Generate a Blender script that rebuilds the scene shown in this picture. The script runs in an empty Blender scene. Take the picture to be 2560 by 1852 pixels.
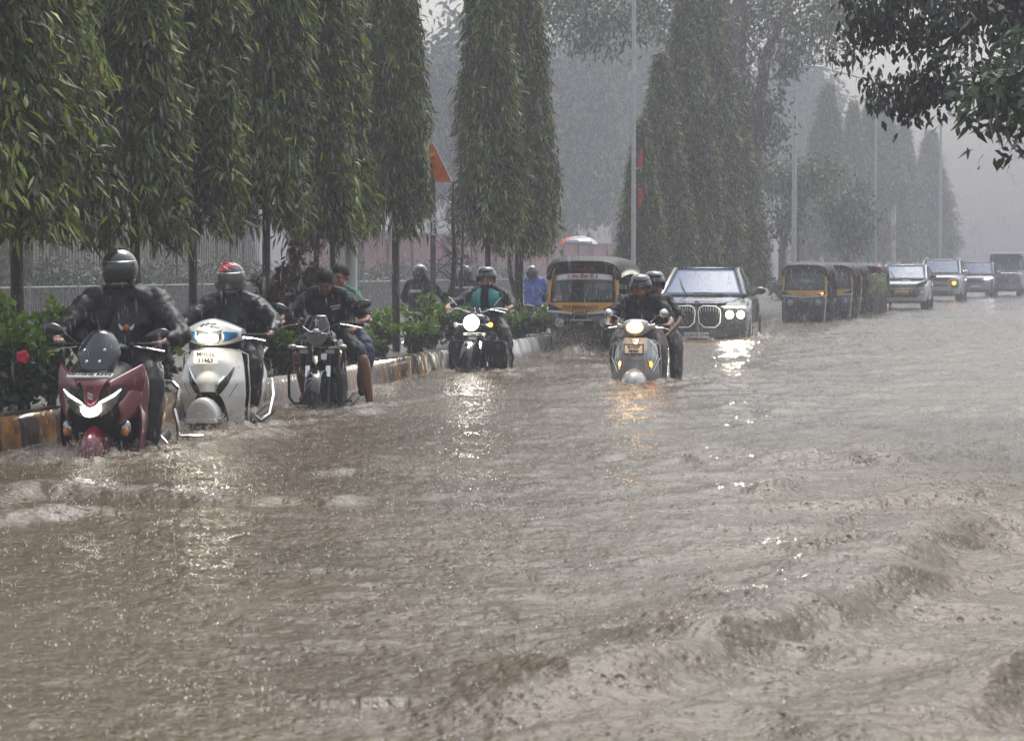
import bpy, math, random
import numpy as np
from mathutils import Vector, Matrix
C = bpy.context.scene.collection
R = math.radians
sc = bpy.context.scene
# ---------------- camera ----------------
F = 5500.0; HZ = 677.0; CAMZ = 1.3          # focal length and horizon in photo pixels, camera height above the water
cam = bpy.data.cameras.new('camera'); cam.sensor_width = 36; cam.lens = 36*F/2560; cam.clip_start = .1; cam.clip_end = 3000
co = bpy.data.objects.new('camera', cam); C.objects.link(co); sc.camera = co
co.location = (0, 0, CAMZ); co.rotation_euler = (R(90)-math.atan((926-HZ)/F), 0, 0)
cam.dof.use_dof = True; cam.dof.focus_distance = 22; cam.dof.aperture_fstop = 7
# ---------------- world, sun ----------------
w = bpy.data.worlds.new('World'); sc.world = w; w.use_nodes = True
nt = w.node_tree; nt.nodes.clear()
sky = nt.nodes.new('ShaderNodeTexSky'); sky.sky_type = 'NISHITA'; sky.sun_disc = False
HAZE = .0050
SUN_EL, SUN_ROT = R(62), R(20)
sky.sun_elevation = SUN_EL; sky.sun_rotation = SUN_ROT; sky.air_density = 1.6; sky.dust_density = 5.0; sky.ozone_density = 1.0
hs = nt.nodes.new('ShaderNodeHueSaturation'); hs.inputs['Saturation'].default_value = .42
bg = nt.nodes.new('ShaderNodeBackground'); bg.inputs['Strength'].default_value = .15
wo = nt.nodes.new('ShaderNodeOutputWorld')
nt.links.new(sky.outputs[0], hs.inputs['Color']); nt.links.new(hs.outputs[0], bg.inputs[0]); nt.links.new(bg.outputs[0], wo.inputs[0])
sl = bpy.data.lights.new('sun', 'SUN'); sl.energy = 1.0; sl.angle = R(30); sl.color = (1, .985, .96)
so = bpy.data.objects.new('sun', sl); C.objects.link(so)
so.rotation_euler = (R(28), 0, R(-20)+math.pi)
sc.view_settings.view_transform = 'Standard'; sc.view_settings.look = 'None'; sc.view_settings.gamma = 1; sc.view_settings.exposure = 0.76
sc.render.engine = 'CYCLES'
sc.cycles.use_denoising = True
sc.cycles.volume_bounces = 2; sc.cycles.max_bounces = 8; sc.cycles.transparent_max_bounces = 12
sc.cycles.sample_clamp_indirect = 4; sc.cycles.caustics_reflective = False; sc.cycles.caustics_refractive = False

# ---------------- helpers ----------------
def xk(D):                                   # the kerb line of the median facing the flooded road
    D = np.asarray(D, float)
    return -6.87+.2137*D+.00055*np.maximum(0, D-60)**2
RD = np.array((.209, .978)); RN = np.array((-.978, .209))   # along the road, away to its left
def off(D, o, z=0):                          # a point at distance D and o metres left of the kerb line
    return (float(xk(D))+RN[0]*o, D+RN[1]*o, z)
def px(x, y, D):                             # real place of a photo pixel seen at distance D
    return ((x-1280)/F*D, D, CAMZ-(y-HZ)/F*D)

def tag(o, label=None, cat=None, group=None, kind=None):
    if label: o['label'] = label
    if cat: o['category'] = cat
    if group: o['group'] = group
    if kind: o['kind'] = kind
    return o
def thing(name, label, cat, loc=(0, 0, 0), rz=0, group=None, s=1):
    o = bpy.data.objects.new(name, None); C.objects.link(o); o.location = loc; o.rotation_euler = (0, 0, rz); o.scale = (s, s, s)
    o.empty_display_size = .2
    return tag(o, label, cat, group)
def copy_tree(o, parent=None):
    c = o.copy(); C.objects.link(c); c.parent = parent
    if parent: c.matrix_parent_inverse = o.matrix_parent_inverse
    for ch in list(o.children): copy_tree(ch, c)
    return c

def unit(v): return v/(np.linalg.norm(v, axis=-1, keepdims=True)+1e-9)
class G:
    """collects vertices and faces of ONE mesh"""
    def __init__(s): s.v = []; s.f = []; s.m = []; s.n = 0
    def add(s, V, Fs, mi=0):
        V = np.asarray(V, float).reshape(-1, 3); s.v.append(V)
        for f in Fs: s.f.append(tuple(i+s.n for i in f))
        s.m += [mi]*len(Fs); s.n += len(V); return s
    def box(s, c, d, rot=None, mi=0):
        c = np.array(c, float); d = np.array(d, float)/2
        V = np.array([(x, y, z) for x in (-1, 1) for y in (-1, 1) for z in (-1, 1)])*d
        if rot is not None: V = V @ np.array(rotm(*rot)).T
        return s.add(V+c, [(0, 1, 3, 2), (4, 6, 7, 5), (0, 4, 5, 1), (2, 3, 7, 6), (0, 2, 6, 4), (1, 5, 7, 3)], mi)
    def tube(s, P, r, n=8, mi=0, cap=True, flat=None):
        P = np.array(P, float); k = len(P); r = np.broadcast_to(np.array(r, float), (k,))
        T = np.gradient(P, axis=0); T /= np.linalg.norm(T, axis=1)[:, None]+1e-9
        a = np.array((0, 0, 1.)) if abs(T[0][2]) < .9 else np.array((1., 0, 0))
        V = []
        for i in range(k):
            a = a-T[i]*a.dot(T[i]); a /= np.linalg.norm(a)+1e-9; b = np.cross(T[i], a)
            for j in range(n):
                t = 2*math.pi*j/n; V.append(P[i]+r[i]*(math.cos(t)*a*(flat or 1)+math.sin(t)*b))
        Fs = [(i*n+j, i*n+(j+1) % n, (i+1)*n+(j+1) % n, (i+1)*n+j) for i in range(k-1) for j in range(n)]
        if cap: Fs += [tuple(range(n))[::-1], tuple((k-1)*n+j for j in range(n))]
        return s.add(V, Fs, mi)
    def ell(s, c, r, rot=None, n=16, m=10, mi=0, a0=0, a1=math.pi):
        V = []; Fs = []
        for i in range(m+1):
            p = a0+(a1-a0)*i/m
            for j in range(n):
                t = 2*math.pi*j/n; V.append((math.sin(p)*math.cos(t)*r[0], math.sin(p)*math.sin(t)*r[1], math.cos(p)*r[2]))
        V = np.array(V)
        if rot is not None: V = V @ np.array(rotm(*rot)).T
        Fs = [(i*n+j, (i+1)*n+j, (i+1)*n+(j+1) % n, i*n+(j+1) % n) for i in range(m) for j in range(n)]
        return s.add(V+np.array(c), Fs, mi)
    def lathe(s, prof, c=(0, 0, 0), axis='z', n=24, mi=0):
        V = []
        for (r, h) in prof:
            for j in range(n):
                t = 2*math.pi*j/n; x, y = r*math.cos(t), r*math.sin(t)
                V.append({'z': (x, y, h), 'y': (x, h, y), 'x': (h, x, y)}[axis])
        k = len(prof)
        return s.add(np.array(V)+np.array(c), [(i*n+j, i*n+(j+1) % n, (i+1)*n+(j+1) % n, (i+1)*n+j) for i in range(k-1) for j in range(n)], mi)
    def loft(s, rings, cap=True, mi=0):
        n = len(rings[0]); k = len(rings); V = np.concatenate([np.array(r, float) for r in rings])
        Fs = [(i*n+j, i*n+(j+1) % n, (i+1)*n+(j+1) % n, (i+1)*n+j) for i in range(k-1) for j in range(n)]
        if cap: Fs += [tuple(range(n))[::-1], tuple((k-1)*n+j for j in range(n))]
        return s.add(V, Fs, mi)
    def prism(s, pts, y0, y1, back=1.0, mi=0, bow=0):     # outline in x,z extruded along y
        P = np.array(pts, float); c = P.mean(0); B = c+(P-c)*back
        a = [(p[0], y0+bow*(p[0]-c[0])**2, p[1]) for p in P]; b = [(p[0], y1+bow*(p[0]-c[0])**2, p[1]) for p in B]
        return s.loft([a, b], mi=mi)
    def sheet(s, fn, nu, nv, mi=0, closed=False):
        V = [fn(i/nu, j/nv) for j in range(nv+1) for i in range(nu+1)]
        return s.add(V, [(j*(nu+1)+i, j*(nu+1)+i+1, (j+1)*(nu+1)+i+1, (j+1)*(nu+1)+i) for j in range(nv) for i in range(nu)], mi)
    def mirror(s):
        V = np.concatenate(s.v); n = len(V); V2 = V*np.array((-1, 1, 1))
        s.v = [V, V2]; f0 = list(s.f); s.f += [tuple(i+n for i in f[::-1]) for f in f0]; s.m += list(s.m); s.n = 2*n; return s
def rotm(x, y, z): return Matrix.Rotation(z, 3, 'Z') @ Matrix.Rotation(y, 3, 'Y') @ Matrix.Rotation(x, 3, 'X')

def mesh_obj(name, V, Fs, mats, parent=None, smooth=True, mi=None, col=None):
    me = bpy.data.meshes.new(name); V = np.asarray(V, np.float32)
    if isinstance(Fs, np.ndarray):           # every face with the same number of corners
        k = Fs.shape[1]; me.vertices.add(len(V)); me.vertices.foreach_set('co', V.ravel())
        me.loops.add(Fs.size); me.loops.foreach_set('vertex_index', Fs.ravel().astype(np.int32))
        me.polygons.add(len(Fs)); me.polygons.foreach_set('loop_start', np.arange(0, Fs.size, k, dtype=np.int32))
        me.update(calc_edges=True)
    else: me.from_pydata([tuple(v) for v in V.tolist()], [], Fs); me.update()
    for m in (mats if isinstance(mats, (list, tuple)) else [mats]): me.materials.append(m)
    if mi is not None: me.polygons.foreach_set('material_index', mi)
    if smooth: me.polygons.foreach_set('use_smooth', np.ones(len(me.polygons), bool))
    if col is not None:                      # one colour per vertex: leaf to leaf variation
        a = me.attributes.new('col', 'FLOAT_COLOR', 'POINT'); c4 = np.ones((len(V), 4), np.float32); c4[:, :3] = col; a.data.foreach_set('color', c4.ravel())
    o = bpy.data.objects.new(name, me); C.objects.link(o); o.parent = parent
    return o
def obj(name, g, mats, parent=None, smooth=True, bev=0, sub=0, vox=0, sol=0, fold=0, auto=35, label=None, sm=6, fsize=.2):
    o = mesh_obj(name, np.concatenate(g.v), g.f, mats, parent, smooth, mi=g.m)
    if sol:
        m = o.modifiers.new('s', 'SOLIDIFY'); m.thickness = sol; m.offset = 0
    if bev:
        m = o.modifiers.new('b', 'BEVEL'); m.width = bev; m.segments = 2; m.limit_method = 'ANGLE'; m.angle_limit = R(40)
    if sub:
        m = o.modifiers.new('u', 'SUBSURF'); m.levels = m.render_levels = sub
    if vox:
        m = o.modifiers.new('r', 'REMESH'); m.mode = 'VOXEL'; m.voxel_size = vox; m.use_smooth_shade = True
        if sm: m = o.modifiers.new('sm', 'SMOOTH'); m.iterations = sm; m.factor = .6
        if fold:
            t = bpy.data.textures.new('folds', 'CLOUDS'); t.noise_scale = fsize; t.noise_depth = 2; t.contrast = 1.5; t.noise_type = 'HARD_NOISE'
            m = o.modifiers.new('d', 'DISPLACE'); m.texture = t; m.strength = fold; m.texture_coords = 'LOCAL'; m.mid_level = .5; m = o.modifiers.new('sm2', 'SMOOTH'); m.iterations = 3; m.factor = .5
    if smooth and not vox and not sub: 
        me = o.data; me.set_sharp_from_angle(angle=R(auto))
    if label: o['label'] = label
    return o

# ---------------- materials ----------------
def mat(name, col=(.5, .5, .5), rough=.5, metal=0, spec=.5, bump=None, var=0, vscale=8, alpha=None, emis=None, estr=0, coat=0, trans=0, wet=None, ior=1.5):
    m = bpy.data.materials.new(name); m.use_nodes = True; n = m.node_tree.nodes; L = m.node_tree.links
    b = n['Principled BSDF']; b.inputs['Base Color'].default_value = (*col, 1); b.inputs['Roughness'].default_value = rough
    b.inputs['Metallic'].default_value = metal; b.inputs['Specular IOR Level'].default_value = spec; b.inputs['IOR'].default_value = ior
    if coat: b.inputs['Coat Weight'].default_value = coat; b.inputs['Coat Roughness'].default_value = .06
    if trans: b.inputs['Transmission Weight'].default_value = trans
    if alpha is not None: b.inputs['Alpha'].default_value = alpha
    if emis: b.inputs['Emission Color'].default_value = (*emis, 1); b.inputs['Emission Strength'].default_value = estr
    if var or bump:
        tc = n.new('ShaderNodeTexCoord'); no = n.new('ShaderNodeTexNoise'); no.inputs['Scale'].default_value = vscale; no.inputs['Detail'].default_value = 6
        L.new(tc.outputs['Object'], no.inputs['Vector'])
    if var:
        mx = n.new('ShaderNodeMix'); mx.data_type = 'RGBA'; mr = n.new('ShaderNodeMapRange'); mr.inputs[1].default_value = .35; mr.inputs[2].default_value = .65
        L.new(no.outputs[0], mr.inputs[0]); L.new(mr.outputs[0], mx.inputs[0])
        mx.inputs[6].default_value = (*[c*(1-var) for c in col], 1); mx.inputs[7].default_value = (*[min(1, c*(1+var)) for c in col], 1); L.new(mx.outputs[2], b.inputs['Base Color'])
    if bump:
        bs, bst = bump; n2 = n.new('ShaderNodeTexNoise'); n2.inputs['Scale'].default_value = bs; n2.inputs['Detail'].default_value = 4; L.new(tc.outputs['Object'], n2.inputs['Vector'])
        bm = n.new('ShaderNodeBump'); bm.inputs['Strength'].default_value = bst; bm.inputs['Distance'].default_value = .02; L.new(n2.outputs[0], bm.inputs['Height']); L.new(bm.outputs[0], b.inputs['Normal'])
    return m
def leafmat(name, tint=(1, 1, 1), rough=.5):
    m = bpy.data.materials.new(name); m.use_nodes = True; n = m.node_tree.nodes; L = m.node_tree.links; b = n['Principled BSDF']
    a = n.new('ShaderNodeAttribute'); a.attribute_name = 'col'; mx = n.new('ShaderNodeMix'); mx.data_type = 'RGBA'; mx.blend_type = 'MULTIPLY'; mx.inputs[0].default_value = 1
    L.new(a.outputs['Color'], mx.inputs[6]); mx.inputs[7].default_value = (*tint, 1); L.new(mx.outputs[2], b.inputs['Base Color'])
    b.inputs['Roughness'].default_value = rough; b.inputs['Specular IOR Level'].default_value = .5
    tr = n.new('ShaderNodeBsdfTranslucent'); L.new(mx.outputs[2], tr.inputs[0]); ms = n.new('ShaderNodeMixShader'); ms.inputs[0].default_value = .25
    L.new(b.outputs[0], ms.inputs[1]); L.new(tr.outputs[0], ms.inputs[2]); L.new(ms.outputs[0], n['Material Output'].inputs[0])
    return m
M = {}
M['bark'] = mat('dark_wet_bark', (.035, .03, .027), .55, var=.5, vscale=20, bump=(30, .8))
M['bark2'] = mat('grey_bark', (.11, .1, .085), .7, var=.4, vscale=9, bump=(14, .8))
M['soil'] = mat('wet_soil', (.07, .055, .04), .5, var=.4, vscale=4, bump=(12, .8))
M['road'] = mat('asphalt', (.05, .05, .05), .5, var=.3, vscale=2)
M['steel'] = mat('galvanised_steel', (.5, .51, .53), .45, .3, var=.08, vscale=5)
M['rail'] = mat('grey_railing_paint', (.19, .185, .18), .5, var=.25)
M['beige'] = mat('beige_plaster', (.30, .27, .22), .8, var=.2, vscale=1.2)
M['pink'] = mat('dusty_pink_plaster', (.27, .14, .15), .8, var=.25, vscale=.8)
M['darkbar'] = mat('dark_iron', (.05, .05, .055), .5)
M['leaf'] = leafmat('foliage')
M['concrete'] = mat('wet_concrete', (.27, .26, .25), .35, var=.2, vscale=3, bump=(10, .4))

M['orange'] = mat('orange_cloth', (.52, .105, .012), .7, var=.2, vscale=10, bump=(9, .6)); M['paper'] = mat('wet_paper', (.55, .56, .6), .6, var=.1, vscale=9); M['ink'] = mat('dark_ink', (.05, .03, .03), .6)
# ---------------- numpy noise ----------------
def _h(ix, iy, seed):
    h = (ix.astype(np.int64)*374761393+iy.astype(np.int64)*668265263+seed*974634777) & 0x7fffffff
    h = ((h ^ (h >> 13))*1274126177) & 0x7fffffff
    return ((h ^ (h >> 16)) & 0xffff)/65535.0*2*np.pi
def perlin(x, y, seed=0):
    x0 = np.floor(x); y0 = np.floor(y); fx = x-x0; fy = y-y0; u = fx*fx*fx*(fx*(fx*6-15)+10); v = fy*fy*fy*(fy*(fy*6-15)+10)
    def g(dx, dy): a = _h(x0+dx, y0+dy, seed); return np.cos(a)*(fx-dx)+np.sin(a)*(fy-dy)
    return (g(0, 0)*(1-u)+g(1, 0)*u)*(1-v)+(g(0, 1)*(1-u)+g(1, 1)*u)*v
def fbm(x, y, o=4, seed=0, gain=.5):
    r = 0; a = 1
    for k in range(o): r = r+a*perlin(x*2**k+k*17.3, y*2**k-k*9.1, seed+k); a *= gain
    return r
# ---------------- ground, road, median ----------------
g = G(); g.add([(-400, -30, -.25), (450, -30, -.25), (450, 900, -.25), (-400, 900, -.25)], [(0, 1, 2, 3)])
tag(obj('road', g, M['road'], smooth=False), kind='structure')
Ds = np.concatenate([np.arange(2, 60, 1.0), np.arange(60, 400, 6)])
def strip(g, o0, z0, o1, z1, dd=Ds, mi=0):
    V = []
    for D in dd: V.append(off(D, o0, z0)); V.append(off(D, o1, z1))
    g.add(V, [(2*i, 2*i+2, 2*i+3, 2*i+1) for i in range(len(dd)-1)], mi)
MW = 1.75   # width of the median
g = G(); strip(g, .16, .235, MW-.16, .235)
tag(obj('planting_bed', g, M['soil']), kind='structure')
# kerb, striped yellow and black
def kerbmat():
    m = bpy.data.materials.new('striped_kerb_paint'); m.use_nodes = True; n = m.node_tree.nodes; L = m.node_tree.links; b = n['Principled BSDF']
    tc = n.new('ShaderNodeTexCoord'); sp = n.new('ShaderNodeSeparateXYZ'); L.new(tc.outputs['Object'], sp.inputs[0])
    def mth(op, a, bb=None):
        q = n.new('ShaderNodeMath'); q.operation = op
        for i, v in enumerate((a, bb)):
            if v is None: continue
            if isinstance(v, (int, float)): q.inputs[i].default_value = v
            else: L.new(v, q.inputs[i])
        return q.outputs[0]
    al = mth('ADD', mth('MULTIPLY', sp.outputs[0], .209), mth('MULTIPLY', sp.outputs[1], .978))
    al = mth('ADD', al, .27)
    st = mth('GREATER_THAN', mth('FRACT', mth('DIVIDE', al, .62)), .5)
    no = n.new('ShaderNodeTexNoise'); no.inputs['Scale'].default_value = 9; no.inputs['Detail'].default_value = 8; L.new(tc.outputs['Object'], no.inputs[0])
    mr = n.new('ShaderNodeMapRange'); mr.inputs[1].default_value = .36; mr.inputs[2].default_value = .62; L.new(no.outputs[0], mr.inputs[0])
    A = n.new('ShaderNodeMix'); A.data_type = 'RGBA'; A.inputs[6].default_value = (.025, .027, .03, 1); A.inputs[7].default_value = (.43, .2, .025, 1); L.new(st, A.inputs[0])
    B = n.new('ShaderNodeMix'); B.data_type = 'RGBA'; B.inputs[7].default_value = (.11, .095, .075, 1); L.new(A.outputs[2], B.inputs[6]); L.new(mth('MULTIPLY', mr.outputs[0], .85), B.inputs[0])
    L.new(B.outputs[2], b.inputs['Base Color']); b.inputs['Roughness'].default_value = .12; b.inputs['Coat Weight'].default_value = 1; b.inputs['Coat Roughness'].default_value = .1
    bm = n.new('ShaderNodeBump'); bm.inputs['Strength'].default_value = .6; bm.inputs['Distance'].default_value = .02
    mp = n.new('ShaderNodeMapping'); mp.inputs['Scale'].default_value = (14, 14, 1.6); L.new(tc.outputs['Object'], mp.inputs[0])
    n3 = n.new('ShaderNodeTexNoise'); n3.inputs['Scale'].default_value = 1.2; n3.inputs['Detail'].default_value = 4; L.new(mp.outputs[0], n3.inputs[0])
    L.new(n3.outputs[0], bm.inputs['Height']); L.new(bm.outputs[0], b.inputs['Normal'])
    return m
M['kerb'] = kerbmat()
kd = np.concatenate([np.arange(2, 62, .5), np.arange(62, 400, 6)])
for nm, a, sgn in (('kerb', 0, 1), ('kerb', MW, -1)):
    g = G(); j = fbm(kd*1.3, kd*0+a, 3, 5)*.012
    for k in range(1):
        prof = [(-.03, -.25), (0.0, .20), (.03, .27), (.15, .275), (.16, .2)]
        rings = [[off(D, a+sgn*(o+j[i]), z+j[i]*.5) for (o, z) in prof] for i, D in enumerate(kd)]
        V = np.array(rings).reshape(-1, 3); n_ = len(prof)
        g.add(V, [(i*n_+q, (i+1)*n_+q, (i+1)*n_+q+1, i*n_+q+1) for i in range(len(kd)-1) for q in range(n_-1)])
    tag(obj(nm, g, M['kerb'], auto=50), kind='structure')
# far pavement behind the other carriageway
g = G(); strip(g, 11.2, .04, 40, .05); strip(g, 11.2, -.25, 11.2, .04)
tag(obj('pavement', g, M['concrete']), kind='structure')

# ---------------- flood water ----------------
def seg_wave(X, Y, pts, amp, wid, skew=.0):
    """a breaking ridge along a line of world points"""
    best = np.full(X.shape, 9e9); val = np.zeros(X.shape)
    P = np.array(pts, float)
    for i in range(len(P)-1):
        a = P[i]; d = P[i+1]-a; L2 = d.dot(d); t = np.clip(((X-a[0])*d[0]+(Y-a[1])*d[1])/L2, 0, 1)
        dx = X-a[0]-t*d[0]; dy = Y-a[1]-t*d[1]; dist = np.hypot(dx, dy); s = np.sign(dy)
        ww = np.where(s < 0, wid*.55, wid*1.6)                      # steeper on the near side
        end = np.clip(np.minimum(t+i, len(P)-1-(t+i))*1.5, 0, 1)
        v = amp*np.exp(-(dist/ww)**2)*(.35+.65*end)
        m = dist < best; best = np.where(m, dist, best); val = np.where(m, v, val)
    return val
def wp(x, y): D = CAMZ*F/(y-HZ); return ((x-1280)/F*D, D)
WAVES = [
 ([wp(1180, 1790), wp(1500, 1770), wp(1700, 1700), wp(1900, 1610), wp(2150, 1530), wp(2330, 1400), wp(2450, 1345), wp(2700, 1350)], .10, .25),
 ([wp(1440, 1160), wp(1560, 1150), wp(1760, 1165), wp(2000, 1160)], .035, .14),
 ([wp(1730, 985), wp(1860, 975), wp(2010, 985)], .06, .35),
 ([wp(2110, 1045), wp(2220, 1030), wp(2500, 1040), wp(2650, 1035)], .05, .3),
 ([wp(1940, 1190), wp(2050, 1165), wp(2230, 1180), wp(2500, 1130), wp(2650, 1120)], .05, .18),
 ([wp(1700, 1255), wp(1850, 1235), wp(1990, 1250)], .035, .12),
 ([wp(2360, 1270), wp(2450, 1255), wp(2650, 1270)], .045, .15),
 ([wp(730, 1250), wp(830, 1262), wp(930, 1240)], .03, .10),
 ([wp(-60, 1265), wp(100, 1235), wp(330, 1245), wp(620, 1260)], .06, .16),
 ([wp(-60, 1320), wp(90, 1300), wp(230, 1295)], .05, .12),
 ([wp(2400, 1830), wp(2480, 1770), wp(2700, 1700)], .075, .14),
 ([wp(1880, 1090), wp(1990, 1075), wp(2100, 1085)], .04, .2),
 ([wp(760, 1185), wp(900, 1180), wp(1010, 1190)], .025, .12),
]
def water_z(X, Y):
    r = np.hypot(X, Y)
    z = .034*fbm(X*.6+.15*Y, Y*1.0, 3, 11, .5)
    wx_ = X+.35*fbm(X*.7, Y*.7, 3, 71); wy_ = Y+.35*fbm(X*.8+5, Y*.8, 3, 73); rg = 1-np.abs(perlin(wx_*.45+3, wy_*1.0-.12*wx_, 31))*3; rg2 = 1-np.abs(perlin(wx_*1.1+7, wy_*2.3-.3*wx_, 37))*2.6
    msk = np.clip(.4+1.3*(X/np.maximum(Y, 3)/.22), .15, 1.25)         # rougher towards the open right side
    z = z+msk*(.040*np.clip(rg, 0, 1)**2.5+.020*np.clip(rg2, 0, 1)**3)
    z = z+.014*fbm(X*1.9, Y*4.4, 5, 41, .58)
    z = z+.0075*fbm(X*9, Y*14, 3, 43, .6)*np.clip(26/np.maximum(r, 1), 0, 1)
    wob = .12*fbm(X*1.7, Y*1.7, 3, 77)
    for pts, a, wd in WAVES: z = z+1.15*seg_wave(X+wob*.5, Y+wob*.9, pts, a, wd*1.25)*(1+.15*fbm(X*2, Y*2, 2, 51))
    for (wx, wy, aw) in WAKES:                                       # churned water about the wheels
        d = np.hypot(X-wx, Y-wy); z = z+aw*np.exp(-(d/.5)**2)*(.5+1.6*np.abs(fbm(X*6, Y*6, 3, 61)))
        z = z+aw*.35*np.exp(-(d/1.1)**2)*np.cos(d*9)
    return z+bow(X, Y)
def foam_at(X, Y):
    f = np.zeros(X.shape)
    for (wx, wy, aw) in WAKES: d = np.hypot(X-wx, (Y-wy)*.8); f = np.maximum(f, np.clip(aw*14, .3, 1)*np.exp(-(d/.62)**2))
    for pts, a, wd in WAVES[8:10]: f = np.maximum(f, np.clip(seg_wave(X+.2*perlin(X*2, Y*2, 5), Y, pts, .62, wd*1.5), 0, 1))
    for wx, wy in BOWS:
        dx = X-wx; dy = Y-wy; arm = np.abs(np.abs(dx)-(.28+.33*np.maximum(dy, 0))); f = np.maximum(f, .8*np.exp(-(arm/.12)**2)*np.exp(-np.maximum(dy, 0)/2.2)*(dy > -.3))
    return f
def bow(X, Y):
    z = 0
    for wx, wy in BOWS:
        dx = X-wx; dy = Y-wy; arm = np.abs(np.abs(dx)-(.28+.33*np.maximum(dy, 0))); z = z+.05*np.exp(-(arm/.09)**2)*np.exp(-np.maximum(dy, 0)/2.0)*np.clip((dy+.35)*4, 0, 1)*(1+.5*perlin(X*4, Y*4, 91))
        d = np.hypot(dx, dy*1.0); z = z+.035*np.exp(-((d-.55)/.10)**2)*(dy < .1)+.02*np.exp(-((d-.95)/.12)**2)*(dy < 0)
    return z
WAKES = []
def vpos(x, D): return ((x-1280)/F*D, D)
for x, y, a in ((215, 15.2, .07), (520, 17.6, .06), (760, 20.3, .03), (1205, 27.4, .04), (1585, 24.6, .04), (1440, 33, .12), (1660, 40.6, .05), (1900, 41, .10)):
    WAKES.append((*vpos(x, y), a))
BOWS = [vpos(x, y) for x, y in ((235, 15.25), (517, 17.5), (793, 20.3), (1190, 27.4), (1586, 24.6), (1440, 33.6), (1742, 40.3))]
ang = np.concatenate([np.linspace(-180, -24, 26), np.linspace(-23.5, -16.1, 50), np.linspace(-16, 16, 1180), np.linspace(16.1, 23.5, 50), np.linspace(24, 180, 26)])
ang = np.radians(ang)
rr = np.concatenate([np.geomspace(.5, 5.6, 24), np.geomspace(5.7, 60, 760)[0:], np.geomspace(61, 560, 70)])
Rg, Ag = np.meshgrid(rr, ang, indexing='ij'); X = Rg*np.sin(Ag); Y = Rg*np.cos(Ag)
Z = water_z(X, Y); fade = np.clip((R(24)-np.abs(Ag))/R(5), .12, 1)*np.clip((Rg-2)/3, 0, 1)*np.clip((260-Rg)/150, .15, 1); Z = Z*fade
nr, na = Rg.shape
idx = np.arange(nr*na).reshape(nr, na); Fq = np.stack([idx[:-1, :-1], idx[:-1, 1:], idx[1:, 1:], idx[1:, :-1]], -1).reshape(-1, 4)[:, ::-1]
def watermat():
    m = bpy.data.materials.new('muddy_flood_water'); m.use_nodes = True; n = m.node_tree.nodes; L = m.node_tree.links; b = n['Principled BSDF']
    geo = n.new('ShaderNodeTexCoord'); P = geo.outputs['Object']
    def noise(scale, det=3, sc3=None, rough=.5, w=0):
        q = n.new('ShaderNodeTexNoise'); q.inputs['Scale'].default_value = scale; q.inputs['Detail'].default_value = det; q.inputs['Roughness'].default_value = rough
        if sc3: mp = n.new('ShaderNodeMapping'); mp.inputs['Scale'].default_value = sc3; L.new(P, mp.inputs[0]); L.new(mp.outputs[0], q.inputs['Vector'])
        else: L.new(P, q.inputs['Vector'])
        return q.outputs[0]
    def rng(v, a, bb, c=0, d=1):
        q = n.new('ShaderNodeMapRange'); L.new(v, q.inputs[0]); q.inputs[1].default_value = a; q.inputs[2].default_value = bb; q.inputs[3].default_value = c; q.inputs[4].default_value = d; return q.outputs[0]
    def mix(f, a, bb):
        q = n.new('ShaderNodeMix'); q.data_type = 'RGBA'; L.new(f, q.inputs[0])
        for i, v in ((6, a), (7, bb)):
            if isinstance(v, tuple): q.inputs[i].default_value = (*v, 1)
            else: L.new(v, q.inputs[i])
        return q.outputs[2]
    c1 = mix(rng(noise(.9, 5, (1, .5, 1)), .35, .65), (.050, .030, .008), (.078, .052, .022))
    fa = n.new('ShaderNodeAttribute'); fa.attribute_name = 'col'; mf = n.new('ShaderNodeMath'); mf.operation = 'MULTIPLY_ADD'; L.new(fa.outputs['Fac'], mf.inputs[0]); mf.inputs[1].default_value = .32; L.new(noise(9, 8, (1, .6, 1), .72), mf.inputs[2]); foam = rng(mf.outputs[0], .60, .80, 0, .75)
    c2 = mix(foam, c1, (.30, .265, .24))
    L.new(c2, b.inputs['Base Color']); L.new(rng(noise(.55, 4, (1, .6, 1)), .38, .62, .11, .27), b.inputs['Roughness']); b.inputs['IOR'].default_value = 1.5; b.inputs['Specular IOR Level'].default_value = .5
    # rain pitted surface: drops strike everywhere
    bm = n.new('ShaderNodeBump'); bm.inputs['Strength'].default_value = 1; bm.inputs['Distance'].default_value = .010; L.new(noise(24, 5, (1, 1.6, 1), .65), bm.inputs['Height'])
    vo = n.new('ShaderNodeTexVoronoi'); vo.inputs['Scale'].default_value = 17; L.new(P, vo.inputs['Vector'])
    pit = rng(vo.outputs['Distance'], .05, .3, 0, 1)
    v2 = n.new('ShaderNodeTexVoronoi'); v2.inputs['Scale'].default_value = 31; L.new(P, v2.inputs['Vector']); pit2 = rng(v2.outputs['Distance'], .05, .32, 0, 1); b4 = n.new('ShaderNodeBump'); b4.inputs['Strength'].default_value = .8; b4.inputs['Distance'].default_value = .0045; L.new(pit2, b4.inputs['Height']); L.new(bm.outputs[0], b4.inputs['Normal'])
    b2 = n.new('ShaderNodeBump'); b2.inputs['Strength'].default_value = .8; b2.inputs['Distance'].default_value = .0075; L.new(pit, b2.inputs['Height']); L.new(b4.outputs[0], b2.inputs['Normal'])
    b3 = n.new('ShaderNodeBump'); b3.inputs['Strength'].default_value = .6; b3.inputs['Distance'].default_value = .013; L.new(noise(6, 4), b3.inputs['Height']); L.new(b2.outputs[0], b3.inputs['Normal'])
    L.new(b3.outputs[0], b.inputs['Normal'])
    return m
M['water'] = watermat()
FO = foam_at(X, Y)
tag(mesh_obj('water', np.stack([X, Y, Z], -1).reshape(-1, 3), Fq, M['water'], col=np.repeat(FO.reshape(-1, 1), 3, 1)), kind='structure')

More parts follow.
